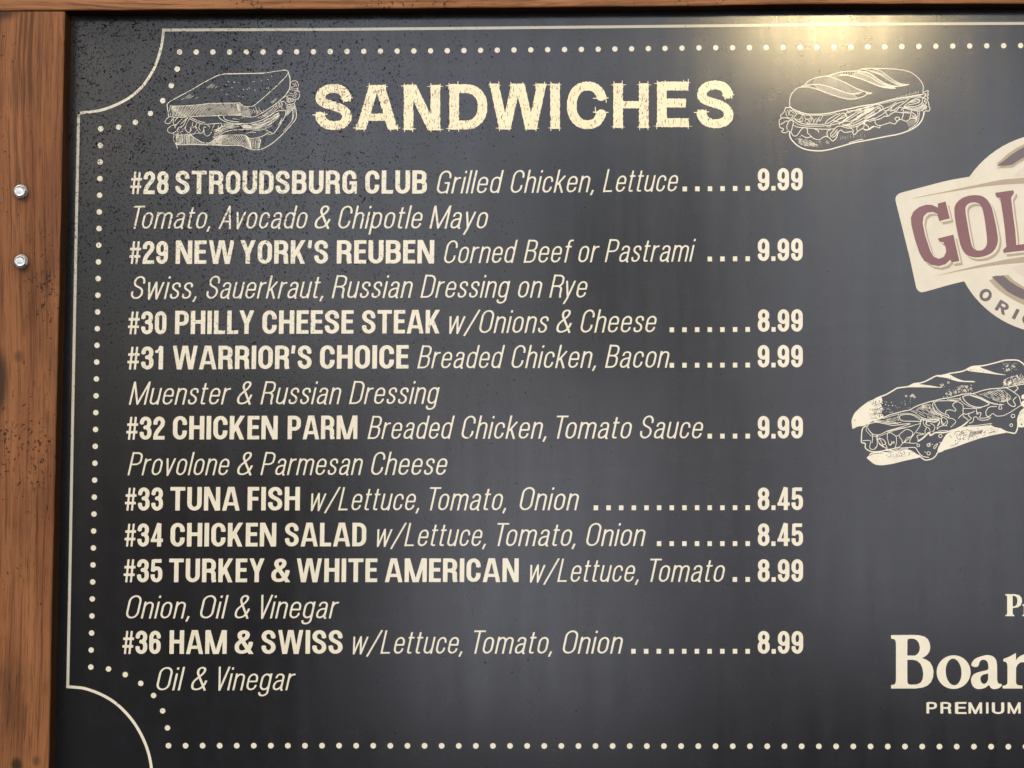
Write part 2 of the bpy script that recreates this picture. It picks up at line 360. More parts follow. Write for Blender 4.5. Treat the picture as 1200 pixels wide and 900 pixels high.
# ------------------------------------------------------------------ flat print engine
# a shape is a signed field on a fine grid, cut out as an exact flat outline
class Field:
    def __init__(s, x0, y0, x1, y1, g):
        s.g = g; s.x = np.arange(x0, x1 + g, g); s.y = np.arange(y0, y1 + g, g)
        s.F = np.full((len(s.y), len(s.x)), 1e3)
    def win(s, ax, ay, bx, by):
        i0 = max(0, int((ax - s.x[0]) / s.g)); i1 = min(len(s.x), int((bx - s.x[0]) / s.g) + 2)
        j0 = max(0, int((ay - s.y[0]) / s.g)); j1 = min(len(s.y), int((by - s.y[0]) / s.g) + 2)
        return i0, i1, j0, j1
    def stroke(s, pts, wx, wy=None, sub=False, butt=True, taper=False, clip=None):
        wy = wy or wx; p = np.asarray(pts, float); n = len(p) - 1
        L = np.concatenate([[0], np.cumsum(np.hypot(*np.diff(p, axis=0).T))]) if n > 0 else [0]
        for k in range(n):
            a, b = p[k], p[k + 1]; m_ = max(wx, wy) * .5 + 3 * s.g
            i0, i1, j0, j1 = s.win(min(a[0], b[0]) - m_, min(a[1], b[1]) - m_, max(a[0], b[0]) + m_, max(a[1], b[1]) + m_)
            if i1 <= i0 or j1 <= j0: continue
            X, Y = np.meshgrid(s.x[i0:i1], s.y[j0:j1])
            dx, dy = (b[0] - a[0]) / wx, (b[1] - a[1]) / wy; px, py = (X - a[0]) / wx, (Y - a[1]) / wy
            l2 = dx * dx + dy * dy
            if l2 < 1e-12: continue
            t = (px * dx + py * dy) / l2; tc = np.clip(t, 0, 1)
            wd = .5
            if taper:
                f = (L[k] + tc * (L[k + 1] - L[k])) / L[-1]; wd = .5 * np.clip(np.minimum(f, 1 - f) * 5 + .35, .35, 1)
            d = np.hypot(px - tc * dx, py - tc * dy) - wd
            ln = math.sqrt(l2)
            if butt:
                if k == 0: d = np.maximum(d, -t * ln)
                if k == n - 1: d = np.maximum(d, (t - 1) * ln)
            if clip: d = np.maximum(d, np.maximum((clip[0] - Y), (Y - clip[1])) / wy)
            d = d * min(wx, wy)
            V = s.F[j0:j1, i0:i1]
            s.F[j0:j1, i0:i1] = np.maximum(V, -d) if sub else np.minimum(V, d)
    def poly(s, contours, sub=False):
        X, Y = np.meshgrid(s.x, s.y); ins = np.zeros(X.shape, bool); D = np.full(X.shape, 1e3)
        for c in contours:
            c = np.asarray(c, float); q = np.roll(c, -1, 0)
            for a, b in zip(c, q):
                if a[1] != b[1]:
                    cr = ((a[1] > Y) != (b[1] > Y)) & (X < (b[0] - a[0]) * (Y - a[1]) / (b[1] - a[1]) + a[0]); ins ^= cr
                dx, dy = b - a; l2 = dx * dx + dy * dy
                if l2 < 1e-12: continue
                t = np.clip(((X - a[0]) * dx + (Y - a[1]) * dy) / l2, 0, 1)
                D = np.minimum(D, np.hypot(X - a[0] - t * dx, Y - a[1] - t * dy))
        D = np.where(ins, -D, D)
        s.F = np.maximum(s.F, -D) if sub else np.minimum(s.F, D)
    def mesh(s):
        """verts (n,2), list of (array of faces with k corners)"""
        F = s.F.copy(); F[np.abs(F) < 1e-6] = 1e-6; I = F < 0
        H_, W_ = F.shape; V = []; out = []; base = 0
        full = I[:-1, :-1] & I[1:, :-1] & I[:-1, 1:] & I[1:, 1:]
        anyc = I[:-1, :-1] | I[1:, :-1] | I[:-1, 1:] | I[1:, 1:]
        quads = []
        for j in range(H_ - 1):
            r = full[j]
            if not r.any(): continue
            d = np.diff(np.concatenate([[0], r.astype(np.int8), [0]])); st = np.where(d == 1)[0]; en = np.where(d == -1)[0]
            for a, b in zip(st, en): quads.append((s.x[a], s.y[j], s.x[b], s.y[j + 1]))
        if quads:
            q = np.array(quads); v = np.stack([q[:, [0, 1]], q[:, [2, 1]], q[:, [2, 3]], q[:, [0, 3]]], 1).reshape(-1, 2)
            V.append(v); out.append(np.arange(len(v)).reshape(-1, 4)); base += len(v)
        J, K = np.where(anyc & ~full)
        if len(J):
            c = lambda dj, dk: (np.stack([s.x[K + dk], s.y[J + dj]], 1), F[J + dj, K + dk])
            A, B, C_, D = c(0, 0), c(0, 1), c(1, 1), c(1, 0)
            for T in ((A, B, C_), (A, C_, D)):
                P_ = np.stack([t[0] for t in T], 1); f = np.stack([t[1] for t in T], 1); cnt = (f < 0).sum(1)
                m3 = cnt == 3
                if m3.any():
                    v = P_[m3].reshape(-1, 2); V.append(v); out.append(np.arange(len(v)).reshape(-1, 3) + base); base += len(v)
                for num in (1, 2):
                    mm = cnt == num
                    if not mm.any(): continue
                    p, g = P_[mm], f[mm]; odd = np.argmax((g < 0) if num == 1 else (g >= 0), 1)
                    idx = np.arange(len(p)); a, ga = p[idx, odd], g[idx, odd]
                    b_, gb = p[idx, (odd + 1) % 3], g[idx, (odd + 1) % 3]; c_, gc = p[idx, (odd + 2) % 3], g[idx, (odd + 2) % 3]
                    ab = a + (b_ - a) * (ga / (ga - gb))[:, None]; ac = a + (c_ - a) * (ga / (ga - gc))[:, None]
                    v = np.stack([a, ab, ac], 1) if num == 1 else np.stack([ab, b_, c_, ac], 1)
                    k = v.shape[1]; v = v.reshape(-1, 2); V.append(v); out.append(np.arange(len(v)).reshape(-1, k) + base); base += len(v)
        if not V: return np.zeros((0, 2)), []
        return np.concatenate(V), out

def link_print(name, pieces, mat, layer, label=None, parent=None):
    """pieces: list of (verts px, face arrays); laid on the panel, layer by layer 0.15 mm apart"""
    VV = []; lv = []; cnt = []; base = 0
    for v, fs in pieces:
        VV.append(v)
        for f in fs:
            q = v[f]; n_ = np.roll(q, -1, 1); ar = (q[..., 0] * n_[..., 1] - n_[..., 0] * q[..., 1]).sum(1)
            f = np.where((ar > 0)[:, None], f[:, ::-1], f)
            lv.append((f + base).ravel()); cnt.append(np.full(len(f), f.shape[1]))
        base += len(v)
    V = np.concatenate(VV); lv = np.concatenate(lv); cnt = np.concatenate(cnt)
    Pm = UV(V[:, 0], V[:, 1]); Pm[:, 2] = -.12 - .10 * layer
    ls = np.concatenate([[0], np.cumsum(cnt)[:-1]])
    # corners run so that the face looks out of the board (towards -Y)
    return mesh_obj(name, world(Pm), (lv.astype(np.int32), ls.astype(np.int32)), M[mat], parent or board, BO, label)

# ------------------------------------------------------------------ letter shapes
K_ = .5523
def path(s):
    """M, L, C absolute; h / v = quarter arc that sets out level / upright; Z closes"""
    t = s.split(); i = 0; out = []; cur = []; f = lambda k: float(t[k])
    def cubic(p0, c1, c2, p1, n=9):
        return [tuple((1 - u) ** 3 * p0[d] + 3 * (1 - u) ** 2 * u * c1[d] + 3 * (1 - u) * u * u * c2[d] + u ** 3 * p1[d] for d in (0, 1)) for u in [k / n for k in range(1, n + 1)]]
    while i < len(t):
        c = t[i]
        if c == 'M':
            if cur: out.append(cur)
            cur = [(f(i + 1), f(i + 2))]; i += 3
        elif c == 'L': cur.append((f(i + 1), f(i + 2))); i += 3
        elif c in 'hv':
            a = cur[-1]; b = (f(i + 1), f(i + 2)); dx, dy = b[0] - a[0], b[1] - a[1]
            if c == 'h': cur += cubic(a, (a[0] + K_ * dx, a[1]), (b[0], b[1] - K_ * dy), b)
            else: cur += cubic(a, (a[0], a[1] + K_ * dy), (b[0] - K_ * dx, b[1]), b)
            i += 3
        elif c == 'C':
            cur += cubic(cur[-1], (f(i + 1), f(i + 2)), (f(i + 3), f(i + 4)), (f(i + 5), f(i + 6)), 14); i += 7
        elif c == 'Z': cur.append(cur[0]); cur.append(cur[1]); i += 1
    if cur: out.append(cur)
    return out
# bold condensed capitals and figures: width, path groups "scale|path" with nib 20 x 15.5
B = {
'O': (62, ["1|M 10 50 L 10 68 v 31 92.3 h 52 68 L 52 32 v 31 7.7 h 10 32 Z"]),
'C': (60, ["1|M 50 63 L 50 69 v 30 92.3 h 10 68 L 10 32 v 30 7.7 h 50 31 L 50 38"]),
'D': (61, ["1|M 10 7.7 L 10 92.3 L 27 92.3 h 51 69 L 51 31 v 27 7.7 L 10 7.7 L 10 30", "1|M 10 0 L 10 100"]),
'B': (62, ["1|M 10 0 L 10 100", "1|M 10 92.3 L 32 92.3 h 50 78 L 50 68 v 32 53 L 10 53", "1|M 10 53 L 33 53 h 52 37 L 52 23 v 33 7.7 L 10 7.7"]),
'E': (50, ["1|M 10 0 L 10 100", "1|M 10 92.3 L 50 92.3", "1|M 10 52 L 47 52", "1|M 10 7.7 L 50 7.7"]),
'F': (48, ["1|M 10 0 L 10 100", "1|M 10 92.3 L 48 92.3", "1|M 10 50 L 45 50"]),
'G': (62, ["1|M 50 66 L 50 70 v 31 92.3 h 10 68 L 10 32 v 29 7.7 h 49 27 L 49 46", ".9|M 30 47 L 61 47", ".45|M 57 0 L 57 50"]),
'H': (64, ["1|M 10 0 L 10 100", "1|M 54 0 L 54 100", "1|M 10 52 L 54 52"]),
'I': (20, ["1|M 10 0 L 10 100"]),
'K': (66, ["1|M 10 0 L 10 100", ".93|M 12 30 L 60 112", ".95|M 26 60 L 58 -14"]),
'L': (49, ["1|M 10 0 L 10 100", "1|M 10 7.7 L 49 7.7"]),
'M': (94, [".95|M 9.5 0 L 9.5 100", ".95|M 84.5 0 L 84.5 100", ".9|M 11 110 L 46 -10", ".9|M 83 110 L 48 -10"]),
'N': (69, [".95|M 9.5 0 L 9.5 100", ".95|M 59.5 0 L 59.5 100", ".95|M 7 112 L 62 -12"]),
'P': (60, ["1|M 10 0 L 10 100", "1|M 10 92.3 L 31 92.3 h 50 75 L 50 62 v 31 44 L 10 44"]),
'R': (62, ["1|M 10 0 L 10 100", "1|M 10 92.3 L 31 92.3 h 50 76 L 50 66 v 31 49 L 10 49", "1|M 28 48.5 h 50 34 L 50 14 L 53 0"]),
'S': (60, ["1|M 49 67 L 49 72 v 30 92.3 h 10 74 C 10 48 50 56 50 27 v 29 7.7 h 10 28 L 10 34"]),
'T': (63, ["1|M 31.5 0 L 31.5 100", "1|M 0 92.3 L 63 92.3"]),
'U': (62, ["1|M 10 100 L 10 30 v 31 7.7 h 52 30 L 52 100"]),
'W': (108, [".86|M 8 110 L 30 -10", ".86|M 30 -10 L 54 118", ".86|M 54 118 L 78 -10", ".86|M 78 -10 L 100 110"]),
'Y': (66, [".95|M 7 108 L 33 42", ".95|M 59 108 L 33 42", "1|M 33 50 L 33 0"]),
'A': (74, [".9|M 7 -8 L 34.5 110", ".9|M 67 -8 L 39.5 110", ".85|M 20 28 L 54 28"]),
'&': (78, [".9|M 70 -8 L 24 66 C 16 78 20 92.8 37 92.8 C 54 92.8 55 74 42 64 L 24 52 C 12 44 9.5 38 9.5 28 C 9.5 14 17 7.4 29 7.4 C 48 7.4 62 24 64 50"]),
"'": (20, [".8|M 11 100 L 7 66"]),
'#': (52, [".5|M 12 0 L 21 97", ".5|M 33 0 L 42 97", ".7|M 3 64 L 53 64", ".7|M 0 32 L 50 32"]),
'2': (53, ["1|M 9.5 64 L 9.5 71 v 27 90.3 h 43.5 72 C 43.5 52 10 40 10 8", "1|M 0 7.7 L 52 7.7"]),
'3': (54, ["1|M 9.5 68 L 9.5 72 v 26 90.3 h 43.5 74 L 43.5 69 v 26 52", "1|M 20 52 L 26 52 h 44.5 34 L 44.5 26 v 27 7.7 h 9.5 26 L 9.5 32"]),
'0': (54, ["1|M 10 50 L 10 70 v 27 90.3 h 44 70 L 44 28 v 27 7.7 h 10 28 Z"]),
'1': (34, ["1|M 24 0 L 24 98", ".75|M 2 76 C 14 77 20 84 22 98"]),
'4': (57, ["1|M 39 0 L 39 98", ".9|M 0 26 L 57 26", ".7|M 6 20 L 36 100"]),
'5': (54, ["1|M 11 90.3 L 49 90.3", ".85|M 12 96 L 9.5 46", "1|M 11 50 C 16 60 44 68 44 40 L 44 28 v 27 7.7 h 9.5 26 L 9.5 33"]),
'6': (54, ["1|M 44 68 L 44 72 v 27 90.3 h 10 68 L 10 29 v 27 7.7 h 44 29 L 44 38 v 28 56 h 13 44"]),
'8': (55, ["1|M 11 71 L 11 73 v 27.5 90.3 h 44 73 L 44 69 v 27.5 53 h 11 70 Z", "1|M 10 30 L 10 33 v 27.5 51 h 45 34 L 45 26 v 27.5 7.7 h 10 27 Z"]),
'9': (54, ["1|M 10 30 L 10 26 v 27 7.7 h 44 30 L 44 69 v 27 90.3 h 10 69 L 10 60 v 26 42 h 41 54"]),
'.': (20, ["1|M 10 0 L 10 20"]),
}
# light condensed letters, drawn upright (they are slanted when set); nib 8.4
L_ = {
'o': (39, "M 4.2 36 L 4.2 48 v 19.5 68 h 34.8 48 L 34.8 24 v 19.5 4 h 4.2 24 Z"),
'n': (38, "M 4.2 0 L 4.2 72 M 4.2 48 C 6 62 14 68 21 68 h 33.8 54 L 33.8 0"),
'm': (63, "M 4.2 0 L 4.2 72 M 4.2 48 C 6 62 12 68 18 68 h 31.5 54 L 31.5 0 M 31.5 48 C 33 62 40 68 46 68 h 58.8 54 L 58.8 0"),
'a': (39, "M 7 52 C 7 64 12 68 20 68 h 33 55 L 33 12 C 33 4 35 1 38 1 M 33 43 C 26 39 4.2 44 4.2 20 C 4.2 8 9 4 15 4 C 24 4 31 12 33 24"),
'c': (37, "M 33 47 L 33 50 v 19 68 h 4.2 48 L 4.2 24 v 19 4 h 33 22 L 33 26"),
'd': (39, "M 34.8 0 L 34.8 100 M 34.8 36 L 34.8 48 v 19.5 68 h 4.2 48 L 4.2 24 v 19.5 4 h 34.8 24 L 34.8 30"),
'e': (39, "M 4.2 38 L 34.8 38 L 34.8 49 v 19.5 68 h 4.2 48 L 4.2 24 v 19.5 4 h 34.8 20 L 34.8 23"),
'f': (26, "M 11 0 L 11 84 C 11 94 15 96 25 95.5 M 0 68.5 L 24 68.5"),
'g': (39, "M 34.8 72 L 34.8 -6 v 19 -22 C 9 -22 5 -17 4.6 -9 M 34.8 36 L 34.8 48 v 19.5 68 h 4.2 48 L 4.2 24 v 19.5 4 h 34.8 24 L 34.8 30"),
'h': (38, "M 4.2 0 L 4.2 100 M 4.2 48 C 6 62 14 68 21 68 h 33.8 54 L 33.8 0"),
'i': (8.4, "M 4.2 0 L 4.2 72 M 4.2 88 L 4.2 98"),
'k': (36, "M 4.2 0 L 4.2 100 M 32 73 L 8 34 M 14 43 L 34 -1"),
'l': (8.4, "M 4.2 0 L 4.2 100"),
'p': (39, "M 4.2 -26 L 4.2 72 M 4.2 36 L 4.2 48 v 19.5 68 h 34.8 48 L 34.8 24 v 19.5 4 h 4.2 24 L 4.2 30"),
'r': (25, "M 4.2 0 L 4.2 72 M 4.2 46 C 6 60 12 69.5 25 67"),
's': (34, "M 30 51 C 30 64 25 68 17.5 68 h 5 55 C 5 36 30 40 30 19 v 17 4 C 8 4 4 8 4 21"),
't': (24, "M 9 92 L 9 15 C 9 5 12 3 23 4.6 M 0 68.5 L 23 68.5"),
'u': (38, "M 4.2 72 L 4.2 18 v 17 4 C 26 4 31 12 33.8 26 M 33.8 0 L 33.8 72"),
'v': (37, "M 3 73 L 18.5 0 L 34 73"), 'w': (60, "M 3 73 L 16 0 L 30 72 L 43.5 0 L 57 73"),
'y': (38, "M 3 73 L 19 3 M 35 73 L 18 -2 L 9 -27"),
',': (10, "M 8 10 L 3 -13"), '/': (40, "M 0 -12 L 38 101"),
'A': (48, "M 3 -1 L 24 97 L 45 -1 M 9 31 L 39 31"),
'B': (44, "M 4.2 0 L 4.2 100 M 4.2 95.8 L 22 95.8 h 38 80 L 38 69 v 22 53 L 4.2 53 M 22 53 h 40 36 L 40 22 v 22 4 L 4.2 4"),
'C': (46, "M 41.5 66 L 41.5 72 v 23 96 h 4.2 72 L 4.2 28 v 23 4 h 41.5 26 L 41.5 34"),
'D': (47, "M 4.2 0 L 4.2 100 M 4.2 95.8 L 22 95.8 h 42.8 73 L 42.8 27 v 22 4 L 4.2 4"),
'G': (48, "M 43 66 L 43 72 v 24 96 h 4.2 72 L 4.2 28 v 23 4 C 33 4 40 8 42.5 16 L 42.5 46 L 26 46 M 42.5 0 L 42.5 30"),
'L': (39, "M 4.2 0 L 4.2 100 M 4.2 4 L 38 4"),
'M': (66, "M 4.2 0 L 4.2 100 M 4.2 99 L 33 3 L 61.8 99 M 61.8 0 L 61.8 100"),
'O': (48, "M 4.2 50 L 4.2 73 v 24 96 h 43.8 73 L 43.8 27 v 24 4 h 4.2 27 Z"),
'P': (45, "M 4.2 0 L 4.2 100 M 4.2 95.8 L 22 95.8 h 40.8 79 L 40.8 64 v 22 47 L 4.2 47"),
'R': (46, "M 4.2 0 L 4.2 100 M 4.2 95.8 L 22 95.8 h 40.8 80 L 40.8 66 v 22 50 L 4.2 50 M 23 50 h 40 34 L 40 14 L 43 0"),
'S': (45, "M 40 67 L 40 74 v 23 96 h 5.5 75 C 5.5 46 41 58 41 26 v 22.5 4 h 4.2 26 L 4.2 33"),
'T': (44, "M 22 0 L 22 96 M 0 95.8 L 44 95.8"), 'V': (43, "M 3 101 L 21.5 1 L 40 101"),
'&': (53, "M 50 -1 L 16 68 C 10 82 14 96.5 25 96.5 C 38 96.5 38 80 29 68 L 13 48 C 6 40 4.2 32 4.2 24 C 4.2 10 10 4 19 4 C 36 4 45 22 47 42"),
'E': (44, "M 4.2 0 L 4.2 100 M 4.2 95.8 L 44 95.8 M 4.2 52 L 40 52 M 4.2 4 L 44 4"),
'I': (8.4, "M 4.2 0 L 4.2 100"), 'U': (48, "M 4.2 100 L 4.2 27 v 24 4 h 43.8 27 L 43.8 100"),
}
BOLD_SB, LIGHT_SB = 8.5, 11
CACHE = {}
def glyph(font, ch, wx=None, wy=None):
    key = (font, ch, wx, wy)
    if key in CACHE: return CACHE[key]
    if font == 'B':
        w, parts = B[ch]; nx, ny = wx or 19, wy or 15.5
        fl = Field(-6, -6, w + 6, 106, 1.5)
        for p in parts:
            sc, d = p.split('|'); sc = float(sc)
            for pts in path(d): fl.stroke(pts, nx * sc, ny * sc, clip=(-.6, 100.6))
    else:
        w, d = L_[ch]; nx, ny = wx or 7.4, wy or 6.9
        fl = Field(-8, -32, w + 8, 106, 1.35)
        for pts in path(d): fl.stroke(pts, nx, ny)
    CACHE[key] = (w, fl.mesh()); return CACHE[key]
KERN = {'ST': -.5, 'TR': 2, 'BU': 1, 'Yo': -3, 'To': -9, 'Av': -2, 'VA': -6, 'AV': -6, 'LY': -5, 'LL': 0, 'RY': -2, 'Vi': -4, 'AR': -1, 'TA': -3, 'EA': -1, 'WA': -3, 'Ry': -4, "'S": -3, "R'": -2, "K'": -2, 'o,': -2}
def lean(x): return -.0193 * (941 - x) / 851          # drift of the uprights per pixel of height (down)
def word(txt, font, x0, x1, base0, base1, cap, slant=0.0, wx=None, wy=None):
    """sets a word between two photo positions on its baseline; returns print pieces"""
    sb = BOLD_SB if font == 'B' else LIGHT_SB
    pos = 0; items = []
    for i, ch in enumerate(txt):
        w, g = glyph(font, ch, wx, wy); items.append((pos, g)); pos += w + sb * (1.3 if ch in "'," else 1) + KERN.get(txt[i:i + 2], 0)
    tot = pos - sb
    allv = np.concatenate([np.stack([p + v[:, 0], v[:, 1] / 100 * cap * (slant - lean(x0))], 1) for p, (v, fs) in items])
    k = (x1 - x0) / tot
    for _ in range(12):                      # fit the slanted word exactly between its two ends
        e = allv[:, 0] * k + allv[:, 1]; k *= (x1 - x0) / (e.max() - e.min())
    e0 = (allv[:, 0] * k + allv[:, 1]).min(); out = []
    for p, (v, fs) in items:
        h = v[:, 1] / 100 * cap; x = x0 - e0 + (p + v[:, 0]) * k + h * (slant - lean(x0))
        y = base0 + (base1 - base0) * (x - x0) / max(1, x1 - x0) - h
        out.append((np.stack([x, y], 1), fs))
    return out

# ------------------------------------------------------------------ menu lines
BS, IT = ('B', 0.0), ('L', .2)
def base(x, a, b, c):     # baseline through three photo heights at x = 155, 530, 915
    t = (x - 155) / 375 if x < 530 else (x - 530) / 385
    return a + (b - a) * t if x < 530 else b + (c - b) * t
# (baseline at 155, 530, 915), [ (text, style, x0, x1) ... ], dots (first x, count), price
MENU = [
 ((227.5, 226.8, 223.2), [("#28", 'n', 153, 197.6), ("STROUDSBURG", 'n', 205.7, 418.2), ("CLUB", 'n', 428, 500.3),
    ("Grilled", 'd', 512, 590.5), ("Chicken,", 'd', 598.5, 696), ("Lettuce", 'd', 706.5, 794.8)], 802.5, "9.99"),
 ((268.0, 267.8, 0), [("Tomato,", 'd', 156.5, 246.8), ("Avocado", 'd', 256, 360.5), ("&", 'd', 368.7, 387.5), ("Chipotle", 'd', 396.5, 495.3), ("Mayo", 'd', 503.3, 572)], None, None),
 ((309.3, 308.6, 305.7), [("#29", 'n', 151.5, 197), ("NEW", 'n', 205.8, 274.8), ("YORK'S", 'n', 282, 384.5), ("REUBEN", 'n', 394.6, 509),
    ("Corned", 'd', 520.5, 606.8), ("Beef", 'd', 613.5, 672.5), ("or", 'd', 677.7, 702.8), ("Pastrami", 'd', 708.7, 815.5)], 831.8, "9.99"),
 ((350.5, 348.8, 0), [("Swiss,", 'd', 153.5, 230.5), ("Sauerkraut,", 'd', 242, 379), ("Russian", 'd', 388.7, 483.8), ("Dressing", 'd', 492.7, 598), ("on", 'd', 607, 635.5), ("Rye", 'd', 643.7, 688.5)], None, None),
 ((391.7, 390.5, 388.7), [("#30", 'n', 150, 195.2), ("PHILLY", 'n', 205, 298), ("CHEESE", 'n', 307.5, 414.5), ("STEAK", 'n', 424.3, 515.7),
    ("w/Onions", 'd', 526.5, 643), ("&", 'd', 652, 670.2), ("Cheese", 'd', 680.5, 769.5)], 787.3, "8.99"),
 ((433.0, 431.6, 430.5), [("#31", 'n', 149.3, 191.4), ("WARRIOR'S", 'n', 202.7, 365.2), ("CHOICE", 'n', 375, 479),
    ("Breaded", 'd', 489, 591.8), ("Chicken,", 'd', 599.5, 698.5), ("Bacon", 'd', 709, 784.5)], 787.3, "9.99"),
 ((474.3, 473.2, 0), [("Muenster", 'd', 151, 270.8), ("&", 'd', 277.8, 295.8), ("Russian", 'd', 305.2, 400), ("Dressing", 'd', 409, 515.3)], None, None),
 ((515.2, 514.2, 513.8), [("#32", 'n', 148.2, 193.4), ("CHICKEN", 'n', 202.6, 325.7), ("PARM", 'n', 337, 419),
    ("Breaded", 'd', 430.7, 533), ("Chicken,", 'd', 541, 640.5), ("Tomato", 'd', 652.5, 740.5), ("Sauce", 'd', 750, 824)], 831.8, "9.99"),
 ((557.0, 556.5, 0), [("Provolone", 'd', 149.5, 269), ("&", 'd', 278, 296.5), ("Parmesan", 'd', 305.2, 425.3), ("Cheese", 'd', 435, 524.3)], None, None),
 ((598.3, 598.0, 597.7), [("#33", 'n', 146.5, 191), ("TUNA", 'n', 199.7, 280.8), ("FISH", 'n', 290, 351.7),
    ("w/Lettuce,", 'd', 364.3, 491.5), ("Tomato,", 'd', 503.8, 593.3), ("Onion", 'd', 609, 678.5)], 698.3, "8.45"),
 ((640.5, 640.0, 639.8), [("#34", 'n', 146, 191), ("CHICKEN", 'n', 199.8, 324), ("SALAD", 'n', 334, 429.3),
    ("w/Lettuce,", 'd', 441.7, 569.5), ("Tomato,", 'd', 583, 674.5), ("Onion", 'd', 687, 756.5)], 772.3, "8.45"),
 ((682.3, 682.0, 681.8), [("#35", 'n', 145, 190.3), ("TURKEY", 'n', 198.3, 310), ("&", 'n', 318, 340), ("WHITE", 'n', 348, 442.3), ("AMERICAN", 'n', 451, 608),
    ("w/Lettuce,", 'd', 621, 748.5), ("Tomato", 'd', 762, 849.5)], 861.2, "8.99"),
 ((724.8, 724.5, 0), [("Onion,", 'd', 147.8, 222.3), ("Oil", 'd', 234.5, 268), ("&", 'd', 275, 293), ("Vinegar", 'd', 306, 397.5)], None, None),
 ((766.3, 766.0, 766.0), [("#36", 'n', 143.5, 188.5), ("HAM", 'n', 198.5, 266), ("&", 'n', 275, 297), ("SWISS", 'n', 306.5, 401.5),
    ("w/Lettuce,", 'd', 413.5, 542), ("Tomato,", 'd', 555.8, 647), ("Onion", 'd', 659.5, 730)], 742.3, "8.99"),
 ((809.0, 808.8, 0), [("Oil", 'd', 183.5, 217), ("&", 'd', 224, 243), ("Vinegar", 'd', 256, 346.5)], None, None),
]
def box_piece(x0, y0, x1, y1): return (np.array([(x0, y0), (x1, y0), (x1, y1), (x0, y1)], float), [np.array([[0, 1, 2, 3]])])
def spoken(ws): return ' '.join(ws)
for (b0, b1, b2), words, dots, price in MENU:
    nm, ds = [], []
    B_ = lambda x: base(x, b0, b1, b2 or b1)
    growth = 1 + .02 * (b0 - 200) / 600
    for t, k, x0, x1 in words:
        if k == 'n': nm += word(t, 'B', x0, x1, B_(x0), B_(x1), (27.2 if x0 < 600 else 26.6) * growth)
        else: ds += word(t, 'L', x0, x1, B_(x0), B_(x1), 26.9 * growth, .212)
    tn = ' '.join(t for t, k, *_ in words if k == 'n'); td = ' '.join(t for t, k, *_ in words if k == 'd')
    if nm: link_print('dish_name', nm, 'cream', 0, 'bold cream lettering "%s"' % tn)
    link_print('dish_description', ds, 'cream', 0, 'light slanted cream lettering "%s"' % td)
    if dots:
        n_ = int(round((876.2 - dots) / 14.77)) + 1; sq = []
        for i in range(n_):
            x = dots + (876.2 - dots) * i / max(1, n_ - 1); y = B_(x)
            sq.append(box_piece(x - 2.6, y - 5.6, x + 2.6, y))
        link_print('leader_dots', sq, 'cream', 0, 'row of square dots after "%s"' % td)
        link_print('price', word(price, 'B', 888, 940.5 + (b0 - 227) * .0012, B_(888), B_(941), 26.6 * growth), 'cream', 0, 'price "%s" of the "%s" line' % (price, tn))

# ------------------------------------------------------------------ border line and dots
def pieces_disc(x, y, r, n=20):
    a = np.linspace(0, 2 * math.pi, n, endpoint=False)
    return (np.stack([x + r * np.cos(a), y + r * np.sin(a)], 1), [np.arange(n)[None, :]])
dd = []
tx = [(210.4, 61), (269, 61), (328, 61), (406.7, 60.3), (504.6, 59.6), (602.3, 58.6), (701, 57.7), (779.3, 56.7), (819, 56.1), (917.7, 55.6), (1017, 55), (1096.6, 54.2), (1196, 53.4)]
ti = [0, 3, 6, 10, 15, 20, 25, 29, 31, 36, 41, 45, 50]
for i in range(62):
    if i <= 50: x = np.interp(i, ti, [p[0] for p in tx]); y = np.interp(i, ti, [p[1] for p in tx])
    else: x = 1196 + 19.9 * (i - 50); y = 53.4 - .13 * (i - 50)
    dd.append(pieces_disc(x, y, 3.15))
for i in range(62):
    x = np.interp(i, [0, 9, 11, 29, 31, 49], [197.5, 377.4, 417.4, 778, 818.3, 1181.6]) if i <= 49 else 1181.6 + 20.2 * (i - 49)
    y = np.interp(x, [197, 377, 778, 1181], [873.8, 873.8, 874.3, 875]); dd.append(pieces_disc(x, y, 3.35))
for i in range(33):
    y = np.interp(i, [0, 4, 10, 14, 20, 26, 32], [151, 228.8, 346, 424.3, 542.8, 662, 781.7]); x = np.interp(y, [151, 346, 542, 662, 782], [118, 114.8, 111.3, 109.1, 106.5])
    dd.append(pieces_disc(x, y, 3.2))
for x, y in ((139, 149), (158.7, 143.3), (176.3, 133), (190.7, 118), (200.8, 100.3), (207.7, 81),
             (127.2, 784), (146.8, 790.5), (165, 800.8), (180, 815), (190.6, 833), (196.3, 853)): dd.append(pieces_disc(x, y, 3.2))
o = link_print('border_dots', dd, 'cream', 0, 'row of round dots inside the border line'); o['kind'] = 'stuff'

def smooth(p, closed=False, n=5):
    p = [np.array(q, float) for q in p]
    if len(p) < 3: return p
    if closed: q = [p[-1]] + p + [p[0], p[1]]
    else: q = [2 * p[0] - p[1]] + p + [2 * p[-1] - p[-2]]
    out = []
    for i in range(1, len(q) - 2):
        a, b_, c, d = q[i - 1:i + 3]
        for k in range(n):
            t = k / n; out.append(.5 * ((2 * b_) + (-a + c) * t + (2 * a - 5 * b_ + 4 * c - d) * t * t + (-a + 3 * b_ - 3 * c + d) * t ** 3))
    out.append(q[-2]); return out
fl = Field(60, 15, 1320, 140, .7); 
topl = [(191, 35.2), (400, 34.4), (560, 33), (680, 31.8), (800, 30.6), (1000, 28.4), (1200, 27.4), (1318, 26.6)]
def arc_pts(cx, cy, rx, ry, a0, a1, n=30): return [(cx + rx * math.cos(math.radians(a0 + (a1 - a0) * i / n)), cy + ry * math.sin(math.radians(a0 + (a1 - a0) * i / n))) for i in range(n + 1)]
pc = []
fl.stroke(topl, 3.3)
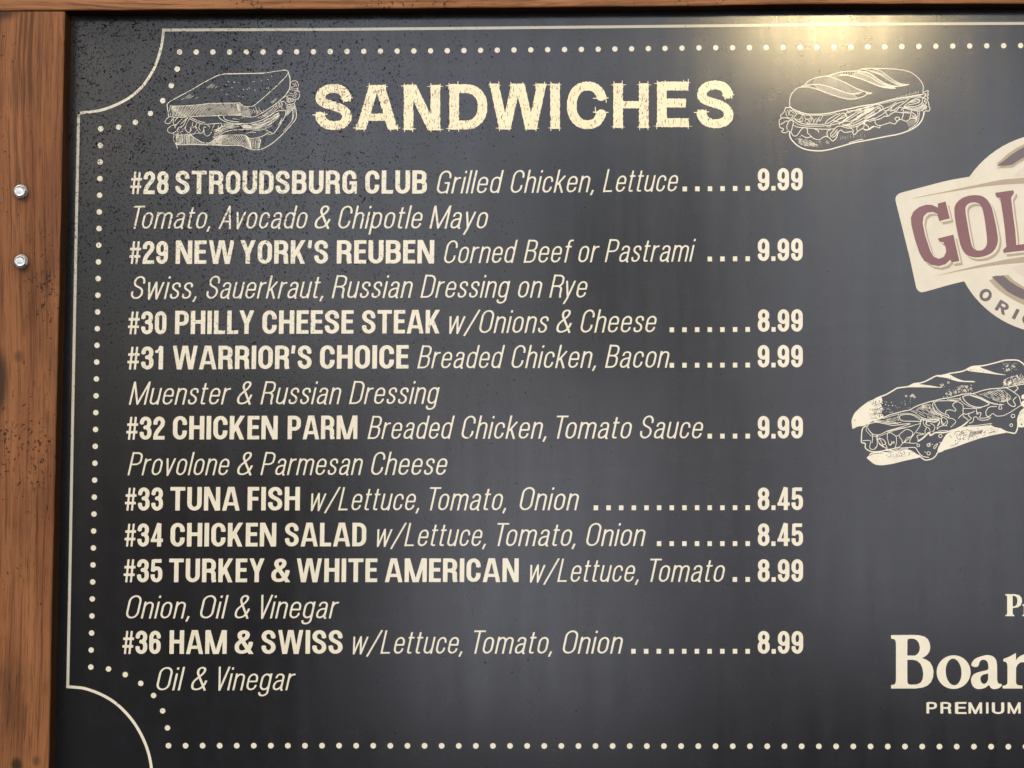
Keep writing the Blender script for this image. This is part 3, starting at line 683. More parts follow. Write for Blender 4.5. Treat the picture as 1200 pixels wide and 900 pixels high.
fl.stroke([(191.3, 33.6)] + smooth([(191.6, 38), (189, 55), (182.5, 76), (171, 96), (157, 110.5), (140, 121), (118, 129.2), (92, 132.6)]) + [(90.3, 132.7)], 3.1)
pc.append(fl.mesh())
fl = Field(70, 125, 195, 960, .6)
fl.stroke([(92.2, 131), (88.8, 300), (84.6, 520), (82.2, 660), (79.4, 806.2)], 3.3)
fl.stroke([(77.7, 804.8), (79.5, 804.8)] + smooth([(84, 805), (100, 807), (120, 814.5), (138, 826), (155, 844), (167, 864), (174.5, 884), (178, 905), (178.5, 925)]), 3.3)
pc.append(fl.mesh())
link_print('border_line', pc, 'cream', 0, 'thin cream border line with scooped corners')

# ------------------------------------------------------------------ heading in rough sketched capitals
rh = random.Random(11)
HEAD = [('S', 370, 412, 152.6, 98.2), ('A', 416.5, 467, 151.5, 100), ('N', 473, 516, 152.4, 99.6), ('D', 526.5, 571, 151.8, 98.6), ('W', 573.5, 640.5, 151.4, 98.4),
        ('I', 644.5, 656.5, 151, 98), ('C', 664, 711.3, 151.8, 95.2), ('H', 718.5, 760.3, 150, 97.6), ('E', 770, 807.6, 148.8, 95.8), ('S', 817, 859.2, 150.6, 94)]
HG = {  # stroke paths in a 0..1 box of each letter's own extents, nib in px
 'S': ["M .86 .68 C .82 .84 .70 .90 .50 .90 C .28 .90 .13 .82 .13 .69 C .13 .50 .87 .56 .87 .29 C .87 .16 .72 .10 .50 .10 C .28 .10 .15 .19 .11 .33"],
 'A': ["M .10 -.1 L .46 1.08", "M .90 -.1 L .54 1.08", "M .2 .275 L .8 .275"],
 'N': ["M .135 0 L .135 1", "M .865 0 L .865 1", "M .12 1.13 L .88 -.13"],
 'D': ["M .13 .1 L .13 .9 L .46 .9 h .87 .55 L .87 .45 v .46 .1 L .13 .1 L .13 .4", "M .13 0 L .13 1"],
 'W': ["M .07 1.08 L .27 -.1", "M .27 -.1 L .50 1.18", "M .50 1.18 L .73 -.1", "M .73 -.1 L .93 1.08"],
 'I': ["M .5 0 L .5 1"],
 'C': ["M .87 .65 C .82 .82 .70 .90 .51 .90 C .26 .90 .125 .72 .125 .5 C .125 .28 .26 .10 .51 .10 C .70 .10 .82 .18 .87 .36"],
 'H': ["M .14 0 L .14 1", "M .86 0 L .86 1", "M .14 .52 L .86 .52"],
 'E': ["M .15 0 L .15 1", "M .15 .905 L .98 .905", "M .15 .53 L .9 .53", "M .15 .095 L .99 .095"],
}
hp = []
for ch, x0, x1, yb, yt in HEAD:
    w_, h_ = x1 - x0, yb - yt
    f_ = Field(x0 - 9, yt - 7, x1 + 9, yb + 7, .38)
    nibx, niby = (11.6, 10.4)
    for d in HG[ch]:
        for p in path(d):
            q = [(x0 + a * w_, yb - b_ * h_) for a, b_ in p]
            hz = ch == 'A' and d.startswith('M .2')
            f_.stroke(q, nibx * (.97 if ch != 'W' else .92), (8.4 if (hz or (ch == 'H' and '.52' in d)) else niby), clip=(yt - .4, yb + .4))
    # chalky, wavering edge
    X, Y = np.meshgrid(f_.x, f_.y); wv = np.zeros(X.shape)
    for k in range(9):
        fx, fy = rh.uniform(.25, 1.9), rh.uniform(.15, 1.2); wv += np.sin(X * fx + Y * fy * rh.choice((-1, 1)) + rh.uniform(0, 6)) * rh.uniform(.03, .095)
    f_.F = f_.F + wv
    # upright flecks where the chalk missed
    for k in range(int(w_ * h_ / 19)):
        x, y = rh.uniform(x0, x1), rh.uniform(yt, yb)
        if ch == 'H' and rh.random() < .5: x = x0 + rh.choice((.14, .86)) * w_ + rh.uniform(-4.5, 4.5)
        l = rh.uniform(.4, 2.6) if rh.random() < .8 else rh.uniform(2.5, 5)
        s_ = rh.uniform(.35, .62); dx = rh.uniform(-.15, .15) + (.5 * l if (ch == 'H' and rh.random() < .6) else 0)
        f_.stroke([(x + dx, y - l / 2), (x, y + l / 2)], s_, sub=True, butt=False)
    # construction lines that overshoot the stems
    ends = {'A': [(0, 1, .22), (.8, 1, .2), (.3, 0, .42)], 'N': [(0, 0, .26), (0, 1, .27), (.72, 0, .3), (.72, 1, .3)], 'D': [(-.03, 0, .28), (-.03, 1, .3)],
            'W': [(.0, 0, .18), (.36, 0, .24), (.8, 0, .18), (.16, 1, .2), (.63, 1, .2)], 'I': [(0, 0, 1), (0, 1, 1)], 'H': [(0, 0, .28), (.72, 0, .28), (0, 1, .28), (.72, 1, .28)],
            'E': [(-.02, 0, .3), (-.04, 1, 1.04), (.8, 0, .2)]}.get(ch, [])
    for (u_, v_, l_) in ends:
        yy = (yt + 1.6 if v_ == 0 else yb - 1.2) + rh.uniform(-.5, .5); xa = x0 + u_ * w_ - rh.uniform(1.5, 4); xb = x0 + (u_ + l_) * w_ + rh.uniform(1.5, 4)
        f_.stroke([(xa, yy), (xb, yy + rh.uniform(-.5, .5))], .8, taper=True, butt=False)
        for xx in (x0 + u_ * w_ + 1, x0 + (u_ + l_) * w_ - 1):
            s0 = yt - rh.uniform(1, 3) if v_ == 0 else yb + rh.uniform(.8, 2.4)
            f_.stroke([(xx, s0), (xx + rh.uniform(-.3, .3), s0 + (7 if v_ == 0 else -7))], .8, butt=False)
    if ch in 'SC':
        t = [(.70, .685, 1.02, .7), (.78, .6, .76, .7), (.96, .62, .98, .76)] if ch == 'S' else [(.66, .645, 1.03, .655), (.66, .36, 1.03, .355), (.98, .56, .97, .7), (.71, .46, .72, .34)]
        if ch == 'S': t += [(-.08, .33, .32, .345), (.02, .39, .03, .3), (.24, .39, .25, .3)]
        for a0_, b0_, a1_, b1_ in t: f_.stroke([(x0 + a0_ * w_, yb - b0_ * h_), (x0 + a1_ * w_, yb - b1_ * h_)], 1.0, butt=False)
    hp.append(f_.mesh())
link_print('heading', hp, 'heading', 0, 'large chalky capitals "SANDWICHES"')

# ------------------------------------------------------------------ sandwich drawings
class Art:
    def __init__(s, x0, y0, x1, y1, g=.3): s.f = Field(x0, y0, x1, y1, g); s.o = (0, 0, 10)
    def at(s, x, y, sc=10): s.o = (x, y, sc)
    def P(s, t): return [(s.o[0] + float(a.split(',')[0]) / s.o[2], s.o[1] + float(a.split(',')[1]) / s.o[2]) for a in t.split()]
    def ln(s, w, *paths, raw=False, closed=False, sub=False, taper=False):
        for t in paths:
            p = s.P(t); q = p if raw else smooth(p, closed)
            s.f.stroke(q, w, butt=False, sub=sub, taper=taper)
    def fill(s, t, sub=False): s.f.poly([smooth(s.P(t), True)], sub=sub)
    def hatch(s, up, lo, n, w, slant=0, jit=0, seed=1, part=(0, 1)):
        """n strokes from curve up to curve lo"""
        r = random.Random(seed); a = np.array(smooth(s.P(up))); b = np.array(smooth(s.P(lo)))
        ta, tb = np.linspace(0, 1, len(a)), np.linspace(0, 1, len(b))
        for i in range(n):
            t = (i + .5) / n; t2 = min(1, max(0, t + slant))
            p = np.array([np.interp(t, ta, a[:, 0]), np.interp(t, ta, a[:, 1])]); q = np.array([np.interp(t2, tb, b[:, 0]), np.interp(t2, tb, b[:, 1])])
            k0 = part[0] + r.uniform(0, jit); k1 = part[1] - r.uniform(0, jit)
            s.f.stroke([tuple(p + (q - p) * k0), tuple(p + (q - p) * k1)], w, butt=False)
    def along(s, up, lo, n, w, seed=1, gaps=.3, span=(0, 1), sub=False):
        """n broken strokes running between two curves that lie side by side"""
        r = random.Random(seed); a = np.array(smooth(s.P(up))); b = np.array(smooth(s.P(lo)))
        ta, tb = np.linspace(0, 1, len(a)), np.linspace(0, 1, len(b))
        for i in range(n):
            k = (i + 1) / (n + 1); t = span[0] + r.uniform(0, .1)
            while t < span[1]:
                e = min(span[1], t + r.uniform(.12, .4)); T = np.linspace(t, e, 6)
                A_ = np.stack([np.interp(T, ta, a[:, 0]), np.interp(T, ta, a[:, 1])], 1); B_2 = np.stack([np.interp(T, tb, b[:, 0]), np.interp(T, tb, b[:, 1])], 1)
                s.f.stroke([tuple(x) for x in A_ + (B_2 - A_) * k], w, butt=False, taper=True, sub=sub); t = e + r.uniform(0, gaps) * .3
    def dots(s, t, n, r0, r1, seed=1, sub=False, ring=0.0):
        """n specks inside the quadrilateral t"""
        r = random.Random(seed); q = np.array(s.P(t))
        for _ in range(n):
            u, v = r.random(), r.random()
            p = (q[0] * (1 - u) + q[1] * u) * (1 - v) + (q[3] * (1 - u) + q[2] * u) * v; d = r.uniform(r0, r1)
            if r.random() < ring:
                s.f.stroke([(p[0] + 1.1 * math.cos(k), p[1] + .95 * math.sin(k)) for k in np.linspace(0, 6.28, 9)], .5, butt=False)
            else: s.f.stroke([tuple(p), (p[0] + .25, p[1])], d, butt=False, sub=sub)

# ---- club sandwich at the upper left
A = Art(186, 76, 358, 182, .3)
A.at(190, 75)
A.ln(.85, "75,610 70,560 60,500 62,470 100,435 200,380 350,300 450,240 560,180 640,140 700,123 770,112", taper=False)
A.ln(.6, "760,113 1190,105 1300,90 1430,72", "765,118 1190,110")
A.ln(.7, "75,610 130,622 240,625 330,615 500,610 650,605 820,598 940,610 1020,622 1090,615 1160,580 1240,530 1340,460 1440,370 1490,300 1500,240",
        "130,492 200,493 300,488 430,478 560,462 700,460 880,458", "880,458 900,452 930,472 960,495 1010,502 1060,495 1100,470 1160,420 1250,340 1340,260 1400,200 1450,150 1475,105")
A.ln(.95, "1420,72 1440,72 1465,78 1478,92 1485,120 1498,160 1500,200 1497,240")
A.ln(.6, "100,480 90,540 100,600", "120,490 112,520")
A.hatch("105,478 135,492 300,488 430,478 560,462 700,460 870,458", "95,612 240,622 330,612 500,608 650,602 820,596 930,606", 52, .42, .022, .06, 2)
A.hatch("130,492 300,488 430,478 560,462", "120,620 240,622 330,612 480,608", 11, .36, -.05, .1, 3)
A.hatch("870,458 900,455 960,492 1010,502", "900,600 940,608 1000,620 1050,620", 13, .45, -.02, .1, 4)
A.hatch("1010,502 1060,498 1130,470", "1050,618 1100,610 1180,570", 5, .4, .0, .35, 5)
A.ln(.4, "260,400 330,355", "280,405 345,365", "310,405 375,370", "390,405 420,390", "520,280 590,235", "540,285 605,240", "570,285 620,250", "620,285 645,262", "225,420 260,400")
A.dots("730,200 900,200 1150,420 480,380", 12, .6, 1.1, 3)
A.dots("1000,200 1330,120 1250,300 1000,420", 9, .5, 1.0, 4)
# right-hand crust hatching
A.at(250, 95)
A.hatch("670,250 700,225 740,195", "690,262 720,240 750,215", 6, .4, 0, 0, 4)
A.hatch("490,330 530,345 600,330", "500,400 540,385 610,350", 5, .45, 0, .2, 6)
# filling
A.at(180, 110, 15)
A.ln(.7, "280,400 230,440 200,490 215,515 250,525 290,510 310,480 330,440", "390,540 340,550 300,570 262,600 245,630 250,660 270,680 310,690 350,685 400,650 440,600", "360,410 345,450 350,520 375,560 380,600",
     "500,440 440,500 370,580", "430,420 400,440 375,480", "600,400 560,480 520,560 440,590", "600,430 560,450 470,540", "620,420 660,450 720,480 790,510 860,530 940,535 1000,530 1100,522 1200,520",
     "640,400 700,440 800,480 900,505")
A.ln(.62, "630,440 600,490 570,560 560,610 580,655 620,680 655,650 660,610 640,590", "690,500 680,560 650,620 645,660 600,690", "690,600 710,580 735,580 750,610 780,650 810,690 835,690 860,680 880,640 880,600 900,580 930,600",
     "760,520 740,570 765,600", "820,530 800,570 800,610 830,650", "890,640 885,680 905,720 940,742 980,725 1010,690 1030,650 1030,610 1060,560 1070,530", "950,560 990,580 960,640", "1060,670 1110,655 1150,625 1180,580 1200,540 1180,520", "1140,560 1130,620 1090,640")
A.dots("440,580 560,570 600,690 380,700", 30, .4, .9, 8)
A.ln(.7, "350,690 360,730 350,790 370,850 400,900 420,960", "640,700 700,760 760,800 830,840 900,862 980,862 1030,830 1080,790 1130,760 1200,730")
A.hatch("380,690 480,700 600,700 700,760", "390,890 480,905 600,905 720,900", 15, .48, .03, .08, 9)
A.hatch("380,700 480,700 640,720", "430,895 520,905 680,905", 8, .38, -.08, .12, 10)
A.hatch("700,760 830,840 980,862", "700,890 830,910 980,910", 12, .4, 0, .1, 11)
A.hatch("980,862 1080,790 1200,730", "1000,905 1100,905 1200,905", 15, .5, -.02, .1, 12)
A.ln(.45, "560,720 700,700 760,640", "600,740 740,700 800,690", "1040,760 1140,700 1200,670", "1060,720 1150,670 1200,640")
A.at(250, 95)
A.ln(.85, "-440,720 -420,745 -300,742 -170,743 0,750 150,755 300,755 380,778 440,800 490,806 540,804 590,788 640,762 700,722 760,672 820,615 870,562 920,505 960,455 972,420 972,380 965,320 950,270")
A.ln(.6, "0,690 40,670 80,650 120,636 160,632 260,632 360,632 390,650 420,668 450,674 480,670 530,660 570,648 610,628 650,605", "950,300 945,370 935,440 880,520 820,590", "930,330 930,400 925,450")
A.hatch("0,690 80,650 160,632 360,632 420,668", "0,748 150,753 300,753 440,798 450,800", 34, .45, -.03, .08, 13)
A.hatch("420,668 480,674 540,660 560,690", "440,798 490,804 530,800 540,780", 9, .55, .0, .15, 14)
A.ln(.75, "60,410 80,440 130,470 180,488 230,495 350,500 430,495 500,480 570,455 640,420 700,382 760,350 850,345", "0,600 40,588 100,568 160,545 240,518 330,505", "0,665 60,640 110,610 170,585 240,574 340,570 450,562 530,562 590,566 640,585 700,622",
     "700,622 740,575 790,500 820,450 845,400 850,350", "120,415 130,440 150,455 220,472 300,480", "120,640 90,650 20,680")
A.ln(.45, "0,575 60,560 130,520", "0,625 70,600 140,570 220,545 300,530", "150,500 230,505 300,512", "320,520 420,525 520,505 620,460 700,415 760,375", "330,535 430,540 540,525 640,485 720,435 770,395", "350,550 450,550 560,540 660,505 740,450 780,400",
     "450,515 560,480", "490,535 600,500 700,450", "600,560 650,540 690,520", "610,545 670,505 720,455 770,400", "760,520 790,465 805,430", "780,500 800,455", "380,615 440,600 500,605", "420,610 470,580 560,580", "570,648 630,610 620,600",
     "520,430 600,400 660,350 720,300", "540,440 640,400", "330,450 370,425", "230,440 300,450 340,425", "600,440 690,380 740,330", "120,500 200,520", "100,530 180,530", "640,630 700,620")
A.along("300,505 420,505 560,470 700,395 770,360", "300,560 440,558 560,555 680,500 780,400", 7, .4, 15)
A.along("0,560 60,540 130,490 220,500", "0,660 80,625 150,580 300,560", 5, .4, 16)
A.hatch("560,400 640,350 720,290 790,210", "600,420 670,380 740,340 820,300", 14, .45, .0, .15, 17)
A.ln(.8, "905,20 930,0 960,-3 985,15 998,45 992,80 985,100 1005,125 1012,155 1005,190 985,212 955,215", "960,215 955,250 925,270 885,275 850,262 830,240 800,240", "900,0 900,50 895,70")
A.ln(.5, "920,30 960,45 940,70 910,70 930,90 985,90", "900,100 940,110 980,115 950,140 970,180 940,200", "860,140 880,110 900,90", "850,180 900,165 940,180 930,150 890,140", "800,210 850,180 880,200 870,240 900,260", "790,240 810,270 800,320 830,330", "760,250 780,280 770,310",
     "900,200 910,240 940,230 930,200", "870,280 870,340 860,400 930,330 950,290", "850,265 860,330 850,350", "880,300 920,290", "870,370 920,310", "730,260 740,300", "700,290 700,330", "960,20 975,60 950,50", "990,120 960,130 990,160")
A.hatch("850,190 900,190 940,200", "860,250 900,255 945,240", 8, .4, 0, .2, 18)
A.hatch("865,280 900,285 945,280", "865,410 900,370 950,320", 7, .45, 0, .2, 19)
link_print('sandwich_drawing', [A.f.mesh()], 'cream', 0, 'line drawing of a toasted club sandwich left of the heading')

# ---- sub roll at the upper right of the heading
A = Art(908, 74, 1096, 184, .3)
A.at(905, 70)
TOP = "205,550 203,480 225,405 260,360 300,330 335,320"
A.ln(.8, TOP, "335,320 385,290 425,250 500,215 570,200 640,190 720,168 800,145 900,135 1000,130 1060,105 1180,103 1300,105 1450,112 1585,135 1670,180 1740,250 1768,310 1765,385")
A.ln(1.25, "205,550 240,578 300,605 400,635 530,640 620,632 700,620 800,596 900,575 1040,545 1190,522 1250,508 1350,482 1500,450 1650,425 1765,405")
A.ln(.5, "260,605 330,632 410,652 520,655 640,648 760,628", "1260,520 1400,490 1600,450 1750,425")
A.ln(.95, "640,195 690,203 740,220 800,245 860,270 920,303 980,335 1030,355 1080,372 1120,385 1168,390", "330,322 380,318 430,320 480,332 520,345 580,368 640,390 700,412 760,430 820,448 880,460 940,462 990,455 1040,440 1080,425 1110,400",
     "390,300 430,295 480,290 540,290 600,300 660,315 720,335 780,358 840,380 900,395 960,402 1010,400", "1090,372 1120,400 1160,392")
A.ln(1.1, "1000,130 1050,140 1100,145 1150,165 1200,200 1255,240 1310,272 1370,295 1430,310 1490,310 1550,300 1600,290", "800,180 870,180 950,200 1010,215 1080,240 1140,265 1200,290 1260,312 1310,325 1370,332 1440,335")
A.ln(.7, "1060,110 1150,130 1220,160 1280,185 1340,225 1400,260 1460,290 1530,300", "1180,105 1270,130 1340,180 1400,225 1460,260 1520,285 1590,292", "1000,150 1060,170 1140,200 1210,240 1280,280 1350,300")
A.hatch("500,215 640,195 740,220 860,270 980,335 1080,375", "440,292 600,302 720,337 840,382 940,402 1010,402", 46, .33, .03, .05, 21)
A.hatch("480,292 600,302 720,337 840,382 960,402", "520,345 640,390 760,430 880,460 1000,452", 34, .33, .03, .05, 22)
A.hatch("1000,135 1150,165 1255,240 1370,295 1490,310", "900,190 1010,218 1140,268 1260,314 1400,332", 34, .36, .02, .05, 23)
A.hatch("1180,110 1340,180 1460,262 1560,290", "1120,135 1250,175 1400,262 1520,300", 24, .36, .02, .05, 24)
A.hatch("640,190 800,150 1000,132", "740,220 840,190 960,200", 12, .35, 0, .1, 25)
A.hatch("1290,492 1400,468 1530,442 1620,425 1740,395", "1290,502 1400,482 1530,462 1620,450 1740,425", 28, .35, 0, .3, 26)
for k in range(26):
    x = 1285 + k * 17; y = 506 - (x - 1285) * .235; h = 4 + (x - 1285) * .07 * (.5 + .5 * math.sin(k * 2.1) ** 2)
    A.f.stroke([(905 + x / 10, 70 + (y - 0) / 10 - .3 - 1.2), (905 + x / 10, 70 + (y - h) / 10 - 1.2)], .4, butt=False)
A.at(905, 100)
A.ln(.8, "205,260 180,262 155,262 148,290 130,320 100,350 98,370 105,385 90,400 80,420 82,455 85,480 100,500 125,505 132,520 112,535 118,550 150,556 175,545 195,535 203,555", "105,385 140,380 180,385 210,398 240,392", "175,520 170,480 180,450 195,420 215,410 240,420 245,450 235,490 225,530 205,562", "95,460 130,440 160,420 190,420")
A.ln(.55, "160,300 165,350 190,380 230,380 245,350", "180,290 200,340 240,350", "200,280 230,310 260,330", "190,350 210,300 250,300 280,330 270,360", "250,380 270,350 310,330 350,350 330,390 290,400", "345,370 320,410 350,420 360,390 345,380", "370,350 390,390 420,400 460,370", "380,430 390,400 420,395", "410,450 430,410 440,440 420,460",
     "450,430 470,390 490,420 480,440 500,400 520,390", "510,430 540,390 560,370", "520,440 550,400 560,420 590,360", "440,360 470,380 440,400", "270,390 300,420 350,430", "390,440 450,450 520,450", "320,300 330,330 370,350")
A.ln(.75, "240,400 262,428 300,455 350,470 400,478 500,480 600,476 680,466 760,450 830,425 870,390 872,350", "250,380 300,425 360,450 450,462 560,460 640,450", "240,460 270,480 300,490 350,495 400,500 480,506 550,512 640,514 720,510",
     "640,450 700,415 760,370 800,340 830,325 860,340 875,365", "680,455 740,420 800,380 840,350", "700,410 820,440", "620,440 660,400 740,350 790,330", "740,425 780,400 850,370 855,345")
A.hatch("630,470 660,468 690,464", "640,495 665,494 690,490", 5, .4, 0, .1, 27)
A.ln(.7, "810,440 880,390 950,340 1010,300 1050,300 1080,320 1100,290", "870,290 900,320 960,290", "830,430 900,400 960,360 1030,320 1070,340", "850,420 920,420 990,380 1060,340 1130,300 1190,270", "820,455 850,470 900,476 950,470 1000,450 1040,430 1090,410", "870,470 960,440 1040,400 1120,350 1190,310",
     "900,490 960,490 1010,475 1050,450 1090,425 1150,400 1190,385", "940,410 1000,400 1040,360", "990,370 1060,330", "960,300 1000,280 1060,270 1110,260 1160,240 1190,240")
A.hatch("840,450 900,462 980,452 1040,425 1090,405", "850,478 900,486 980,478 1050,448 1100,425", 16, .6, -.01, .15, 28)
A.hatch("1070,290 1120,270 1160,260", "1080,330 1130,320 1170,290", 8, .5, .03, .2, 29)
A.dots("1060,280 1150,260 1160,320 1080,330", 16, .4, .8, 30)
A.hatch("1100,350 1150,330 1200,310", "1100,385 1150,370 1210,350", 7, .55, 0, .2, 31)
A.at(980, 70)
A.ln(.75, "30,760 100,700 180,650 260,600 330,560 380,545 440,560", "60,780 150,750 240,690 330,640 420,590 480,550 530,540 545,575 480,620 400,660 330,690", "340,700 420,660 500,610 570,570 640,540 700,500", "400,700 470,680 540,640 590,600 640,560 720,510 790,490",
     "560,600 640,590 700,600 740,560 800,570", "430,530 500,525 530,545", "640,610 650,560 700,520", "660,600 730,550 800,500 850,460", "330,720 400,700 460,690", "100,640 160,600 230,600")
A.ln(.6, "480,560 520,580 500,600", "410,620 450,600 500,560 520,570", "220,600 300,570 350,560", "250,620 330,590 370,560 400,570", "330,620 390,590 430,560")
A.hatch("330,580 380,560 420,565", "330,630 380,620 410,600", 8, .5, 0, .2, 32)
A.ln(.75, "790,550 850,500 900,470 950,450 1000,440 1010,470 1000,510 950,540 890,550 830,540", "760,590 800,570 880,590 960,600 1000,595 1040,570 1060,555", "840,510 880,490 940,470 980,470 960,500 900,520 850,525", "880,500 930,490")
A.hatch("800,540 850,555 920,560 980,545 1020,510", "790,560 840,580 920,592 990,585 1050,550", 20, .75, 0, .12, 33)
A.dots("880,470 980,450 990,510 880,520", 14, .4, .8, 34)
A.ln(.8, "1015,385 1040,375 1065,362 1078,370 1070,395 1080,410 1062,430 1078,450 1060,470 1075,490 1085,520 1085,545 1098,575 1085,600 1050,600 1035,612", "1020,400 1050,400 1040,430 1020,450 1050,460 1030,490 1060,500 1040,530 1060,550 1030,570 1010,600")
A.ln(.5, "1010,440 1040,440", "1005,500 1030,520", "1000,540 1030,545", "1030,420 1060,410", "1040,590 1060,570")
# ruffled lettuce
A.at(905, 100)
A.ln(.85, "225,555 240,585 265,595 290,585 310,560 330,530 350,508 370,497 400,500 412,525 415,560 440,580 460,605 485,622 520,635 560,635 590,612 625,598 650,605 675,622 700,650 715,650 740,630 758,600 770,560 790,530 810,525 825,540 850,552 890,548 930,542 945,560 955,578 975,570 1000,540 1030,520 1055,508 1090,518 1120,522 1140,518 1165,498 1190,488",
     "690,605 682,575 690,560 720,525 745,495 775,480 810,478 840,490 880,500 925,505 945,520 950,545", "650,600 640,570 650,535 680,520", "340,585 370,600 410,615 460,600", "500,515 530,525 545,550", "700,590 730,560 760,520", "705,610 740,590 765,545")
A.ln(.8, "1000,540 990,500 1030,460 1070,450 1075,480 1060,505", "1075,450 1090,420 1110,405", "1085,415 1085,455 1120,480 1130,505 1110,522")
A.at(980, 70)
A.ln(.85, "330,720 335,750 365,775 380,800 370,820 340,825 320,810", "380,820 410,790 440,780 480,790 505,800 515,775 540,765 590,750 630,738 660,748 690,752 710,725 735,705 760,700 790,712 820,720 850,705 870,690 910,688 940,700",
     "330,712 360,710 390,725 420,712 455,705", "455,710 455,740 480,765 520,770", "470,705 520,690 560,665 610,660 640,635 690,612 740,618 775,622", "785,590 785,640 770,690", "880,600 870,650 860,690", "690,690 700,675 740,680 720,720 700,710 685,690", "890,620 930,650 945,700", "580,620 600,655", "780,620 860,625")
A.hatch("795,600 830,600 870,610", "795,620 830,620 865,625", 6, .4, 0, 0, 35)
A.hatch("885,640 910,650 930,670", "880,690 910,690 940,700", 7, .35, 0, .1, 36)
# lower half of the roll
A.at(905, 100)
A.ln(1.4, "203,555 205,590 222,630 265,680 310,715 360,740 420,757 480,765 550,768 620,762 690,748 760,728 830,708 900,688 980,668 1050,655 1190,628 1340,598 1480,572 1600,530 1690,480 1745,420 1770,360 1778,310")
A.ln(.7, "900,672 960,655 1010,640 1060,632", "1600,515 1670,470 1710,420 1720,360 1725,310", "1700,300 1705,350 1680,430")
A.hatch("1560,420 1620,400 1690,400", "1600,500 1660,470 1710,420", 9, .35, .05, .2, 37)
A.along("290,640 360,610 450,640 480,690", "300,680 380,720 470,720 560,700", 5, .4, 38)
A.along("300,600 360,630 430,640", "320,700 400,725 520,730", 5, .4, 39)
A.dots("480,660 560,650 580,720 490,730", 26, .3, .6, 40)
A.dots("280,580 340,590 330,660 270,640", 18, .3, .6, 41)
A.hatch("790,600 900,585 1100,560", "790,640 900,625 1100,600", 10, .3, 0, .3, 42)
A.hatch("630,640 650,650 670,660", "620,680 645,690 665,690", 4, .35, 0, .2, 43)
link_print('sandwich_drawing', [A.f.mesh()], 'cream', 0, 'line drawing of a filled sub roll right of the heading')

# ---- long sub at the right edge
A = Art(992, 415, 1300, 560, .3)
A.at(990, 410)
A.fill("80,850 82,815 110,750 150,705 200,660 270,610 350,575 420,550 440,600 425,640 445,690 430,740 455,780 420,810 340,830 270,870 220,890 150,900 95,925 85,900")
A.dots("290,600 440,570 430,800 290,820", 90, .35, .8, 51, sub=True)
A.dots("330,620 440,600 440,780 340,760", 40, .5, 1.2, 52, sub=True)
A.ln(.5, "300,800 380,800", "330,745 420,745", "320,700 400,690", "100,825 130,822", sub=True)
A.ln(1.5, "350,578 410,550 480,525 560,480 600,455 630,445 740,430 780,410 820,395 880,388 940,370 1000,340 1070,305 1130,300 1200,285 1235,275 1380,250 1450,215 1500,195 1620,185 1750,155 1850,128 1900,120 2010,120 2060,140 2100,175 2200,290 2400,330")
A.fill("720,436 780,408 830,398 900,405 1000,418 1080,432 1135,443 1050,442 900,438 800,438")
A.fill("1070,310 1140,298 1220,288 1280,318 1340,345 1400,362 1500,365 1525,378 1440,378 1340,372 1260,352 1180,328")
A.fill("1425,235 1480,200 1560,190 1610,215 1680,240 1760,268 1850,285 1895,295 1800,290 1700,278 1600,266 1500,255")
A.dots("850,405 980,425 980,432 850,430", 8, .35, .6, 53, sub=True)
A.dots("1180,310 1260,320 1300,355 1200,330", 8, .35, .7, 54, sub=True)
A.hatch("1490,215 1560,222 1660,245", "1490,245 1560,258 1660,268", 6, .7, 0, .1, 55)
A.dots("1460,225 1600,225 1660,262 1480,250", 12, .4, .9, 56, sub=True)
A.ln(1.0, "440,798 530,760 620,735 700,715 760,703 830,665 900,637 980,612 1050,595 1130,575 1230,558 1400,518 1500,512 1600,480 1700,458 1800,450 1900,440 2000,418 2100,400 2300,380")
A.dots("430,560 560,620 560,740 440,760", 26, .4, 1.0, 57)
A.dots("560,600 800,560 780,680 600,720", 14, .35, .8, 58)
A.dots("680,490 830,500 820,560 690,540", 7, .4, .9, 59, ring=.4)
A.dots("1190,470 1480,400 1500,500 1150,560", 46, .4, 1.0, 60, ring=.2)
A.dots("1290,440 1400,400 1500,500 1290,530", 40, .35, .8, 61)
A.dots("1100,380 1220,370 1230,440 1110,430", 7, .4, .9, 62, ring=.3)
A.dots("1820,150 2010,150 2010,260 1860,260", 40, .35, .8, 63, ring=.15)
A.dots("1880,340 2100,260 2100,390 1850,430", 120, .35, .9, 64, ring=.1)
A.along("1900,360 2000,330 2110,310", "1900,430 2000,412 2110,395", 5, .45, 65)
# slices of meat, upper row
A.ln(.6, "450,805 530,780 630,750", "340,835 400,838 470,850 560,860 660,852", "350,828 430,830 520,842 600,850")
A.ln(.8, "640,795 650,770 690,758 760,757 810,770 850,795 900,835 830,837 760,836 700,834 660,825 642,805")
A.ln(.5, "620,800 630,760 680,745 760,745 830,765 890,800 950,830 1060,835", "770,710 830,740 900,790 980,815 1090,825")
A.along("780,715 860,760 980,810 1090,822", "900,640 1000,640 1080,740 1130,810", 8, .42, 66, .6)
A.along("830,690 920,720 1040,760 1140,790", "960,625 1030,640 1070,700 1150,760", 7, .42, 67, .6)
A.along("470,810 560,790 640,770", "480,840 560,845 640,840", 4, .4, 68)
A.at(1080, 410)
A.ln(.8, "160,650 150,625 165,605 200,598 300,596 380,600 430,610", "145,600 130,640 140,690 180,735 230,760 280,778 320,800", "165,660 190,700 240,740 310,765 320,790")
A.ln(.9, "480,550 515,535 560,530 620,550 680,570 740,600 792,632 750,655 700,670 655,672 620,665 565,645 520,610 495,580 480,550")
A.ln(.6, "450,555 460,590 510,635 570,665 640,682 700,680", "490,685 560,688 640,685", "300,580 380,575 450,570", "330,590 420,590 460,580", "600,515 680,550 760,590 820,620 890,632", "580,530 690,565 780,610 860,640 950,640")
